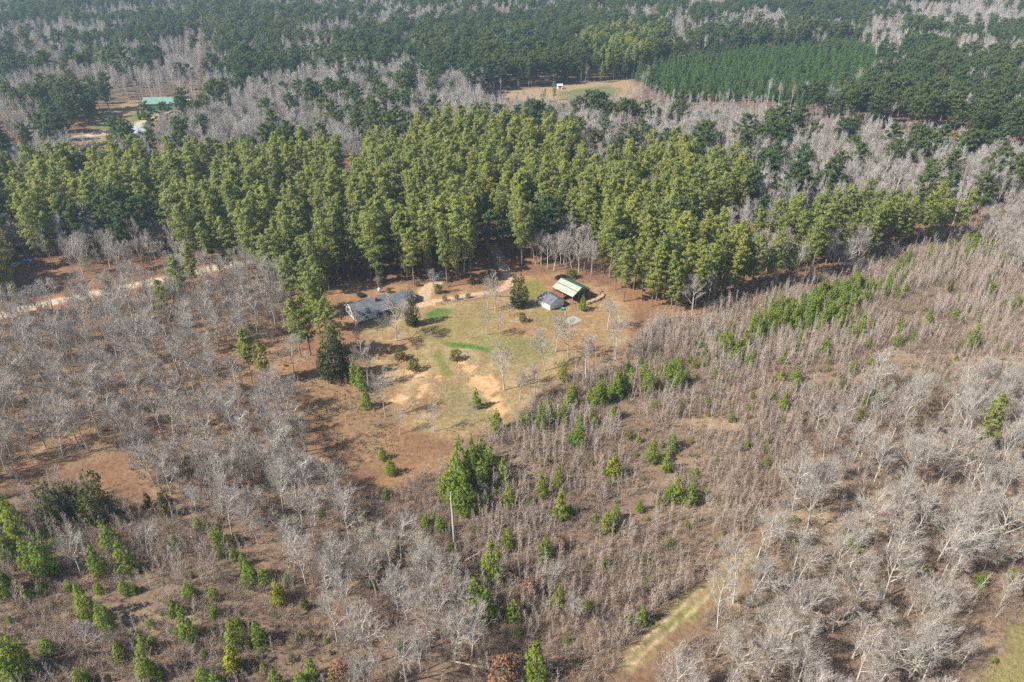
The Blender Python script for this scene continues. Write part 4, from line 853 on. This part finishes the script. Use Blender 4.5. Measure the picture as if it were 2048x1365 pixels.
plants('rusty_shrub', [(a[0], gen_cone(500 + i, 2.0, 0.9, M_RUST, 0.1, 0.5, 0.12, 70, 8, 0.3, 0.8)[1]) for i, a in enumerate(BUSH)], 2, z7([(945,1245,1350),(1080,830,910),(1240,590,650),(90,1265,1340)]) + z3([(1215,615,660)]) + [(1999,425,450)],
       ['rusty orange leaved shrub at the bottom centre', 'small rusty shrub in the lower centre brush', 'rusty shrub touching a small pine in the middle brush', 'reddish shrub near the bottom edge left of the white bare trees', 'rust brown dead pine in the bright strip', 'tan leaved tree by the right edge above the saplings'], 'shrub', None)

# big pines set by eye
PA = []
def tallpine(lst, labels):
    for (px, yt, yb), lab in zip(lst, labels):
        x, y, h = fit(px, yt, yb); k = int(rg.integers(len(PINES))); s = h / 24
        tree('pine_tree', PINES[k], x, y, s * rg.uniform(.95, 1.1), rg.uniform(0, 6.28), lab, 'pine', None, s); PA.append((x, y))
tallpine([(602,592,716),(622,585,712),(652,522,660),(625,520,640),(668,590,720),(590,520,632),(640,545,668)],
         ['slim tall pine on the orange ground left of the dark cedars', 'tall pine right beside the slim one on orange ground', 'tallest pine of the group left of the house', 'bushy pine at the upper left of the house group', 'pine rising out of the dark cedar clump', 'yellow green pine at the left of the house group', 'broad pine in the middle of the house group'])
tallpine([(505,662,768),(535,678,770)], ['dense pine standing in the bare woodland left of the cedars', 'smaller pine next to the dense pine in the bare woodland'])
tallpine([(372,515,625),(340,555,645),(395,500,600),(48,572,640),(8,540,640),(180,500,548)], ['tall pine just below the dirt road in the left woodland', 'spreading pine with flat boughs below the dirt road', 'pine beside the road right of the flat topped pines', 'round light green pine beside the road at the left edge', 'dark pine at the left edge of the picture by the road', 'small pine among bare trees above the road'])
tallpine([(1955,778,905),(1108,160,202),(1088,175,205)], ['large open crowned pine among the bare trees at right', 'lone narrow pine in front of the tiny white shed', 'small pine left of the tiny white shed'])

# bare trees set by eye
BA = []
def baretree(kinds, href, lst, labels, name='bare_tree'):
    for (px, yt, yb), lab in zip(lst, labels):
        x, y, h = fit(px, yt, yb); k = int(rg.integers(len(kinds))); s = min(h, 14.5 if kinds is OAKS else 17) / href
        tree(name, kinds[k], x, y, s * rg.uniform(.95, 1.1), rg.uniform(0, 6.28), lab, 'bare tree', None, s); BA.append((x, y))
baretree(ROUND, 10.5, [(793,603,681)], ['round crowned pinkish bare tree on the lawn in front of the house'])
baretree(HARD, 15, z1([(1075,180,385),(1120,150,392),(1070,350,547),(1150,400,562),(1180,590,902),(1440,510,775),(1590,400,705),(1510,400,655),(1700,540,835),(1890,380,705),(1380,730,950),(1280,760,960),(730,960,1160),(310,580,870),(985,970,1110),(230,350,520),(255,480,640),(1840,290,510),(735,120,285),(375,170,265),(1210,330,420)]),
         ['thin bare tree just left of the fence gap by the tall cedar', 'slender pale bare tree left of the tall cedar', 'left one of two small bare trees in the middle of the lawn', 'right one of two small bare trees in the middle of the lawn', 'lone tall bare tree beside the long sand patch', 'bare tree on the right side of the lawn', 'bare tree with a dark nest in front of the concrete pad', 'bare tree left of the nest tree on the lawn', 'grey bare tree at the lawn corner on the right', 'thickly branched pale bare tree at the right lawn edge', 'pale bare tree behind the young pine line', 'bare tree at the lower right corner of the lawn', 'faint bare tree at the bottom of the lawn', 'white barked bare tree beside the dark cedars', 'small bare tree under the pine at the lawn foot', 'bare tree at the left corner of the house', 'short bare tree below the left corner of the house', 'thin bare tree right of the barn on orange soil', 'spreading bare tree by the pale patch of the drive', 'tiny pale tree behind the house', 'small bare bush tree on the lawn near the tall cedar'])
baretree(OAKS, 15, z1([(420,790,1065),(510,1040,1180)]), ['big leaning grey bare tree at the left foot of the lawn', 'grey bare tree below the big leaning one'])
baretree(OAKS, 15, z8([(830,120,570),(1130,215,645),(1390,285,610),(570,430,705),(1105,0,240),(1850,20,240),(800,780,1080),(640,1000,1330),(1220,1010,1365),(1240,600,920)]),
         ['tall white bare tree on the sandy patch at lower right', 'white bare tree with bare leaning trunk below the sandy path', 'forked white bare tree right of the sandy path', 'white bare tree at the top of the grassy track', 'slim forked white tree high in the right hand bare wood', 'dense white tree near the right edge', 'crooked bare tree above the dark wet spot', 'arching bare tree at the bottom right', 'bright bare tree at the bottom right corner wood', 'wide bare tree in the middle of the right hand wood'])
baretree(OAKS, 15, z7([(265,850,1260),(560,740,1180),(130,330,620),(430,820,1365),(690,1010,1260),(780,1000,1225),(1220,740,880),(1310,880,1040)]),
         ['white wide armed bare tree in the lower left centre', 'white fan shaped bare tree in the lower centre', 'white bare tree at the upper end of the lower centre group', 'tall white bare tree running to the bottom edge', 'small conical white tree right of the fan shaped one', 'bushy little white tree at lower centre', 'fan of pale dead branches in the middle brush', 'fan of pale branches near the small pine in lower brush'])
baretree(OAKS, 15, z6([(430,590,800),(1080,330,500),(790,540,700),(480,1080,1240)]), ['dead white crooked tree between young pines at left', 'white many stemmed bush tree right of the reddish clearing', 'slim white tree below the reddish clearing', 'small white branching tree in the bottom left brush'])

# ------------------------------------------------------------------ the woods
rg = np.random.default_rng(31)
def clear_of(x, y, pad=0.0):
    ok = (dline(ROAD, x, y) > 2.6 + pad) & (dline(DRIVE, x, y) > 1.9 + pad) & (dline(DRIVE2, x, y) > 3 + pad) & (dline(TRACK, x, y) > 2.6 + pad)
    for q in (LAWN, FFIELD): ok &= ~inpoly(q, x, y)
    ok &= sdist(YARD, x, y) < 0.5
    for (cx, cy, r) in OBST: ok &= np.hypot(x - cx, y - cy) > r + pad
    return ok
def far_ob(px, py, r): return (*G(px, py), r)
OBST = [(-42, 210, 15), (14, 214, 7), (21, 221, 8), far_ob(1043, 362, 7), far_ob(1094, 475, 4), far_ob(1153, 500, 4), far_ob(1122, 557, 4), far_ob(58, 531, 4.5), far_ob(30, 536, 4), far_ob(882, 552, 4), far_ob(315, 216, 16), far_ob(275, 282, 9), far_ob(1118, 176, 6), far_ob(362, 206, 8), far_ob(214, 236, 5)]
# sight line to the house in the wood, and the homestead gap
hx_, hy_ = G(1046, 368)
def corridor(x, y): return (np.abs(x - hx_ * y / hy_) < 2.6) & (y > hy_ - 45) & (y < hy_ + 1)
GAP = P((1066,540),(1068,470,8),(1080,440,12),(1180,440,12),(1185,520),(1190,560))
def corr_tarp(x, y): 
    a = G(55, 531); return (np.abs(x - a[0] * y / a[1]) < 5) & (y > a[1] - 30) & (y < a[1] + 1)

px_, py_ = jgrid(P1, 5.3, 0.95, 41); ok = clear_of(px_, py_) & ~corridor(px_, py_) & ~corr_tarp(px_, py_) & ~inpoly(GAP, px_, py_) & ~inpoly(LCLEAR, px_, py_) & ~inpoly(BROAD, px_, py_)
gaps = fbm(px_, py_, 24, 61) > 0.70
bare_in = (ok & gaps) | (ok & (rg.uniform(size=len(px_)) < 0.05))
pin = ok & ~bare_in
pine_x, pine_y = px_[pin], py_[pin]; pine_s = rg.uniform(0.72, 1.12, pin.sum()) * (0.93 + 0.14 * noise(pine_x, pine_y, 40, 9))
bx, by, bs, bk = [], [], [], []                                       # bare trees: place, scale, kind (0 spreading, 1 upright wood, 2 far)
def addb(x, y, s, k): bx.append(x); by.append(y); bs.append(s); bk.append(np.full(len(x), k))
addb(px_[bare_in], py_[bare_in], rg.uniform(0.85, 1.1, bare_in.sum()), 1)
OPEN = [OPENW, MEADOW, *[q for q, _ in SANDY]]
def hard(poly, sp, s0, s1, kind, seed, keep=1.0):
    x, y = jgrid(poly, sp, 0.8, seed); ok = clear_of(x, y) & (rg.uniform(size=len(x)) < keep)
    for q in OPEN: ok &= ~inpoly(q, x, y) | (rg.uniform(size=len(x)) < 0.12)
    ok &= ~inpoly(CORNER, x, y)
    x, y = x[ok], y[ok]
    A = np.array(BA + PA); dm = np.min(np.hypot(x[:, None] - A[None, :, 0], y[:, None] - A[None, :, 1]), 1); x, y = x[dm > 3.0], y[dm > 3.0]
    addb(x, y, rg.uniform(s0, s1, len(x)), kind)
hard(BL, 5.6, 0.72, 1.12, 1, 71, 0.9); hard(BROAD, 5.5, 0.6, 1.0, 1, 72); hard(GAP, 4.6, 0.7, 1.05, 1, 73); hard(BW, 4.8, 0.5, 0.85, 0, 74, 0.85)
hard(BR, 5.4, 0.5, 1.02, 0, 75, 0.78); hard(BRR, 5.0, 0.6, 0.95, 1, 76)
# far country: pine and bare woods in patches, out past the top of the picture
FAR = np.array([(-980., 250.), (980., 250.), (1320., 1650.), (-1320., 1650.)])
fx, fy = jgrid(FAR, 7.6, 0.95, 81)
u, v, d_ = proj(fx, fy, 15.0); ok = (u > -260) & (u < 2310) & (d_ < 1650) & ~inpoly(P1, fx, fy) & clear_of(fx, fy) & ~inpoly(BRR, fx, fy) & ~inpoly(SAP, fx, fy)
ok &= ~inpoly(FCLEAR, fx, fy) | (rg.uniform(size=len(fx)) < 0.02)
ok &= ~inpoly(LCLEAR, fx, fy) | (rg.uniform(size=len(fx)) < 0.10)
ok &= (dline(LTRACK, fx, fy) > 5) & ~(inpoly(P((140,285),(200,262),(345,228),(365,262),(310,315),(150,320)), fx, fy) & (rg.uniform(size=len(fx)) < 0.85))
ok &= (rg.uniform(size=len(fx)) < np.where(fy > 900, 0.8, 1.0)) & ~inpoly(BL, fx, fy)
ok &= ~((dline(P((287,222),(260,252)), fx, fy) < 12) | (dline(P((340,222),(335,250)), fx, fy) < 10))
fx, fy = fx[ok], fy[ok]; u, v, d_ = proj(fx, fy, 15.0)
frac = np.clip((fbm(fx, fy, 58, 91, 4) - 0.5) * 4.5 + np.where(u < 700, 0.62, 0.46), 0.04, 0.96)
LOWP = P((960,190),(1010,180),(1270,180),(1300,190),(1500,200),(1585,220),(1700,245),(1870,262),(2300,325),(2300,375),(1870,318),(1585,272),(1400,256),(1200,252),(960,245)); frac = np.where(inpoly(BM, fx, fy), 0.09 + 0.6 * (fbm(fx, fy, 30, 95) > 0.61), frac); frac = np.where(inpoly(P2, fx, fy), 0.88, frac); frac = np.where(inpoly(P3, fx, fy), np.where(fbm(fx, fy, 40, 97) > 0.6, 0.6, 0.95), frac)
frac = np.where(inpoly(LOWP, fx, fy) & ~inpoly(P2, fx, fy), 0, frac); frac = np.where(inpoly(PLANT, fx, fy), 2.0, frac)
rnd = rg.uniform(size=len(fx)); isp = (rnd < frac) & (frac < 1.5); isb = rnd >= frac
fp = (fx[isp], fy[isp], rg.uniform(0.65, 1.15, isp.sum()))
x, y = jgrid(PLANT, 5.0, 1.0, 85); pl = (x, y, rg.uniform(0.7, 1.5, len(x)))
lo_ = np.where(inpoly(LOWP, fx[isb], fy[isb]), 0.5, 1.0)
mx_, my_ = jgrid(BM, 5.2, 0.95, 83); k_ = clear_of(mx_, my_) & ~inpoly(P1, mx_, my_) & ~inpoly(FCLEAR, mx_, my_) & ~inpoly(LOWP, mx_, my_) & ~inpoly(PLANT, mx_, my_) & ~inpoly(P2, mx_, my_) & ~inpoly(BRR, mx_, my_) & ~inpoly(LCLEAR, mx_, my_) & ~inpoly(P((140,285),(200,262),(345,228),(365,262),(310,315),(150,320)), mx_, my_) & ~inpoly(BL, mx_, my_)
addb(mx_[k_], my_[k_], rg.uniform(0.55, 1.0, k_.sum()), 2)
addb(fx[isb], fy[isb], rg.uniform(0.68, 1.05, isb.sum()) * lo_, 2)

# --- pines: the nearest as trees of their own, the rest one mass
PLACES = ((200, 'near the blue tarp at the left edge'), (430, 'above the bare strip by the dirt road'), (600, 'where the dirt road enters the wood'), (760, 'behind the left half of the house'), (900, 'behind the right half of the house'),
          (1010, 'beside the drive as it enters the wood'), (1100, 'around the orange shed'), (1240, 'behind the open barn'), (1420, 'at the corner right of the barn'), (1600, 'above the bright strip of young pines'), (1780, 'right of the bright strip'), (9999, 'at the far right end of the wood'))
def pine_label(x, y, s):
    u = float(proj(x, y, 18)[0]); pl_ = next(p for k, p in PLACES if u < k)
    dd = float(sdist(P1, np.array([x]), np.array([y]))[0]); row = 'front row' if dd < 8 else 'second row' if dd < 18 else 'inner'
    look = 'very tall' if s > 1.02 else 'shorter' if s < 0.88 else 'tall'
    return '%s %s pine %s' % (look, row, pl_), row + ' pines ' + pl_
big = split_largest(pine_x, pine_y, pine_s * 24, 300 - len(PA)); src = {}
for x, y, s in zip(pine_x[big], pine_y[big], pine_s[big]):
    k = int(rg.integers(len(PINES))); lab, gr = pine_label(x, y, s)
    t = empty('pine_tree', (x, y, gz(x, y) - 0.04), rg.uniform(0, 6.28), (s * rg.uniform(.9, 1.12), s * rg.uniform(.9, 1.12), s)); tag(t, lab, 'pine', gr)
    pr = [obj('trunk', PINES[k][0], t), obj('crown', PINES[k][1], t)]; src.setdefault(k, pr)
scatter('pine_forest', 'mass of tall yellow green pines filling the middle of the view', 'pine forest', list(src.values()), pine_x[~big], pine_y[~big], pine_s[~big], 51)
def seeds(name, kinds, pts, label, cat, group):
    """one tree of each kind set on the nearest places in view; its meshes serve the far mass"""
    x, y, s = pts; b_ = np.where(split_largest(x, y, s * 20, len(kinds)))[0]; res = []
    for k, i in enumerate(b_):
        t = empty(name, (x[i], y[i], gz(x[i], y[i]) - .04), k * 1.3, s[i]); tag(t, label, cat, group); res.append([obj('trunk', kinds[k][0], t), obj('crown', kinds[k][1], t)])
    keep = np.ones(len(x), bool); keep[b_] = False
    return res, (x[keep], y[keep], s[keep])
sp_, fp = seeds('far_pine', FPINES, fp, 'dark green pine rising from the grey wood beyond the pine forest', 'pine', 'first dark pines of the far country')
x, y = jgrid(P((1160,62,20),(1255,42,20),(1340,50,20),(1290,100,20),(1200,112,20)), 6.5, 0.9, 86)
scatter('sunlit_tint_pine_stand', 'stand of pines beyond the far field, sunlight put into its light yellow green needles', 'pine stand', list(src.values())[:5], x, y, rg.uniform(0.7, 1.05, len(x)), 60)  # patch of sunlight painted by using the near wood's lighter needle colour
scatter('far_pine_woods', 'dark blue green pine woods stretching to the top of the picture', 'pine woods', sp_, *fp, 52)
sp_, pl = seeds('plantation_pine', PLANTS, pl, 'small deep green pine at the near edge of the far plantation', 'pine', 'front pines of the plantation')
scatter('pine_plantation', 'even deep green pine plantation block at upper right', 'plantation', sp_, *pl, 53)
# --- bare trees
bx, by, bs, bk = map(np.concatenate, (bx, by, bs, bk))
href = np.where(bk == 2, 18, 15.0); big = split_largest(bx, by, bs * href, 300 - len(BA), bk < 2); src = {0: {}, 1: {}}
def bare_label(x, y, k, s):
    u, v, _ = map(float, proj(x, y, 5)); look = 'big' if s > 0.92 else 'small' if s < 0.74 else 'middling'
    if k == 0 and u > 1240:
        a = 'beside the grassy track' if u < 1500 else 'below the sandy patch' if u < 1750 else 'towards the right edge'
        b_ = 'high in the lower right wood' if v < 1000 else 'midway in the lower right wood' if v < 1190 else 'low in the lower right wood'
        return '%s grey white bare tree %s, %s' % (look, b_, a), 'bare trees ' + b_ + ' ' + a
    if k == 0:
        a = 'upper left end' if u < 480 else 'middle' if u < 700 else 'lower right end'
        return '%s grey white bare tree at the %s of the lower left band' % (look, a), 'bare trees at the ' + a + ' of the lower left band'
    if u > 1900: return '%s bare tree at the right edge above the saplings' % look, 'bare trees at the right edge'
    if u > 900: return '%s bare grey tree in the homestead gap behind the barn' % look, 'bare trees in the homestead gap'
    a = 'along the dirt road' if v < 650 else 'above the open orange patch' if v < 720 and u > 350 else 'by the left edge' if u < 180 else 'beside the reddish meadow' if u > 520 else 'in the lower rows' if v > 850 else 'in the middle rows'
    return '%s pale bare tree %s of the left wood' % (look, a), 'bare trees of the left wood ' + a
for x, y, s, k in zip(bx[big], by[big], bs[big], bk[big]):
    ks = OAKS if (k == 0 or rg.uniform() < 0.15) else HARD; kk = int(rg.integers(6)); lab, gr = bare_label(x, y, k, s)
    t = empty('bare_tree', (x, y, gz(x, y) - .04), rg.uniform(0, 6.28), (s * rg.uniform(.9, 1.15), s * rg.uniform(.9, 1.15), s)); tag(t, lab, 'bare tree', gr)
    pr = [obj('trunk', ks[kk][0], t), obj('crown', ks[kk][1], t)]; src[0 if ks is OAKS else 1].setdefault(kk, pr)
m = ~big & (bk < 2); scatter('bare_woodland', 'mass of leafless grey trees beyond the nearest ones', 'bare wood', list(src[1].values()) + list(src[0].values())[:2], bx[m], by[m], bs[m], 54)
m = bk == 2; sp_, fb = seeds('far_bare_tree', UPRI, (bx[m], by[m], bs[m]), 'upright pale bare tree at the near edge of the grey belt', 'bare tree', 'front trees of the grey belt')
scatter('far_bare_woods', 'grey lilac belts of leafless trees in the far country', 'bare woods', sp_, *fb, 55)

# --- saplings, brush and dry grass
sx, sy = [], []
for poly, sp, sd in ((SAP, 1.28, 101), (SAPL, 1.45, 102), (BW, 3.6, 103), (BR, 3.8, 104), (BRR, 3.0, 105), (BL, 3.6, 106)):
    x, y = jgrid(poly, sp, 0.95, sd); ok = clear_of(x, y) & ~inpoly(CORNER, x, y) & (fbm(x, y, 13, 63) + rg.uniform(-.12, .12, len(x)) > 0.42)
    for q in OPEN: ok &= ~inpoly(q, x, y)
    ok &= dline(OLDLANE, x, y) > 2.0
    sx.append(x[ok]); sy.append(y[ok])
sx = np.concatenate(sx); sy = np.concatenate(sy); ss = (0.28 + 0.92 * rg.uniform(0, 1, len(sx)) ** 1.4) * (0.65 + 0.7 * noise(sx, sy, 16, 64))
YA = np.array([(o.location.x, o.location.y, o.scale.x * 1.45) for o in C.objects if o.name.startswith(('young_pine', 'yellow_pine'))] + [(a, b_, q * 1.6) for a, b_, q in zip(sc_x, sc_y, sc_s)])
kp = np.all(np.hypot(sx[:, None] - YA[None, :, 0] + 0.35 * YA[None, :, 2] * 0, sy[:, None] - YA[None, :, 1]) > YA[None, :, 2], 1) & ~np.any((np.abs(sx[:, None] - YA[None, :, 0] * sy[:, None] / YA[None, :, 1]) < YA[None, :, 2] * 0.8) & (sy[:, None] < YA[None, :, 1]) & (sy[:, None] > YA[None, :, 1] - 2.5), 1)
sx, sy, ss = sx[kp], sy[kp], ss[kp]
big = split_largest(sx, sy, ss * 6.5, 300); src = {}
for x, y, s in zip(sx[big], sy[big], ss[big]):
    k = int(rg.integers(len(SAPM))); o = obj('bare_sapling', SAPM[k]); o.location = (x, y, gz(x, y) - .04); o.rotation_euler = (rg.normal() * .06, rg.normal() * .06, rg.uniform(0, 6.28)); o.scale = (s, s, s)
    u, v, _ = map(float, proj(x, y, 3)); src.setdefault(k, [o])
    wh = 'lower left' if u < 800 else 'lower centre' if u < 1400 else 'lower right'; near = 'hugging the bottom edge' if v > 1250 else 'below the fallen logs' if v > 1130 else 'level with the dead snag' if v > 960 else 'above the dead snag'
    lk = 'tall' if s > 1.1 else 'slim' if k % 2 else 'bushy'
    tag(o, '%s pinkish bare sapling in the %s brush, %s' % (lk, wh, near), 'sapling', 'bare saplings in the %s brush %s' % (wh, near))
scatter('sapling_thicket', 'thicket of thin pale leafless saplings across the lower half', 'saplings', list(src.values()), sx[~big], sy[~big], ss[~big], 56, None, 0.07)
rg2 = np.random.default_rng(77); EV = [gen_cone(520 + i, 2.0, 1.1, M_CEDAR if i == 1 else M_YOUNG, 0.03, 0.4, 0.13, 70, 8, 0.3, 0.85) for i in range(3)]
for poly, nn_, where in ((BR, 26, 'under the lower right bare trees'), (BW, 18, 'under the lower left bare trees'), (SAP, 34, 'in the brush of the lower centre'), (SAPL, 22, 'in the brush at bottom left'), (BL, 14, 'in the left wood')):
    x, y = jgrid(poly, 4.0, 1.0, 300 + nn_); m = clear_of(x, y) & inframe(x, y, 1.0, -30); ii = np.where(m)[0]; ii = rg2.permutation(ii)[:nn_]
    for q in ii:
        s = rg2.uniform(0.35, 0.85); dk = int(rg2.integers(3)); wd = ('small' if s < 0.6 else 'larger')
        tree('evergreen_shrub', EV[dk], x[q], y[q], s, rg2.uniform(0, 6.28), '%s %s evergreen shrub %s' % (wd, 'dark olive' if dk == 1 else 'fresh green', where), 'shrub', 'evergreen shrubs ' + where, s * rg2.uniform(.7, 1.3))
qx, qy = [], []
for poly, sp, sd in ((SAP, 1.2, 111), (SAPL, 1.2, 112), (BW, 1.4, 113), (BR, 1.4, 114), (BRR, 2.0, 115), (BL, 2.3, 116), (MEADOW, 3.4, 117), (YARD, 5.0, 118)):
    x, y = jgrid(poly, sp, 1.0, sd); ok = clear_of(x, y, -0.3) & ~inpoly(CORNER, x, y) & (fbm(x, y, 9, 65) + rg.uniform(-.15, .15, len(x)) > 0.40)
    for q in OPEN[2:]: ok &= ~inpoly(q, x, y)
    ok &= dline(OLDLANE, x, y) > 1.6
    qx.append(x[ok]); qy.append(y[ok])
qx = np.concatenate(qx); qy = np.concatenate(qy); qs = 0.6 + 1.5 * rg.uniform(0, 1, len(qx)) ** 2.2
src = []
for i, (px, py, lab) in enumerate(((760, 905, 'low twiggy brown shrub at the edge of the reddish meadow'), (1120, 1010, 'low twiggy brown shrub in the middle of the lower brush'), (1330, 1180, 'low twiggy brown shrub left of the grassy track'), (640, 1290, 'low twiggy brown shrub near the bottom left edge'))):
    x, y = G(px, py); o = obj('brown_shrub', SHRUBS[i]); o.location = (x, y, gz(x, y) - .04); o.scale = (1.3,) * 3; tag(o, lab, 'shrub', 'low brown shrubs'); src.append([o])
scatter('undergrowth', 'tangle of low brown leafless brush covering the rough ground', 'undergrowth', src, qx, qy, qs, 57, None, 0.15)
gx, gy = [], []
for poly, sp, sd in ((SAP, 2.1, 121), (SAPL, 2.2, 122), (BW, 2.4, 123), (BR, 2.4, 124), (BL, 2.2, 125), (MEADOW, 1.1, 126), (CORNER, 1.4, 127), (LAWN, 1.5, 128)):
    x, y = jgrid(poly, sp, 1.0, sd); ok = (fbm(x, y, 7, 66) + rg.uniform(-.2, .2, len(x)) > 0.45) & (dline(ROAD, x, y) > 3) & (dline(DRIVE, x, y) > 2.4)
    for (cx, cy, r) in OBST[:3]: ok &= np.hypot(x - cx, y - cy) > r
    gx.append(x[ok]); gy.append(y[ok])
gx = np.concatenate(gx); gy = np.concatenate(gy); gs = rg.uniform(0.5, 1.3, len(gx)); gs = np.where(inpoly(LAWN, gx, gy), gs * 0.35, gs)
src = []
for i in range(2):
    x, y = G(700 + 60 * i, 850); o = obj('dry_grass', TUFTS[i]); o.location = (x, y, gz(x, y)); tag(o, 'tuft of dry tan grass in the reddish meadow', 'grass', kind='stuff'); src.append([o])
scatter('dry_grass_tufts', 'dry tan grass tufts over meadow and brush', 'grass', src, gx, gy, gs, 58, gs * 0.8, 0.1)

# ------------------------------------------------------------------ haze
m = bpy.data.materials.new('haze'); m.use_nodes = True; nn = m.node_tree; nn.nodes.clear()
o_ = nn.nodes.new('ShaderNodeOutputMaterial'); pv = nn.nodes.new('ShaderNodeVolumePrincipled')
pv.inputs['Color'].default_value = (0.55, 0.76, 1.0, 1); pv.inputs['Density'].default_value = 0.00019; pv.inputs['Anisotropy'].default_value = 0.2
nn.links.new(pv.outputs[0], o_.inputs['Volume'])
b = MB(); b.box(-1510, 1510, -70, 2110, -1.5, 124); hz_o = b.build('haze', m); tag(hz_o, 'thin blue haze over the far woods', 'haze', kind='stuff')
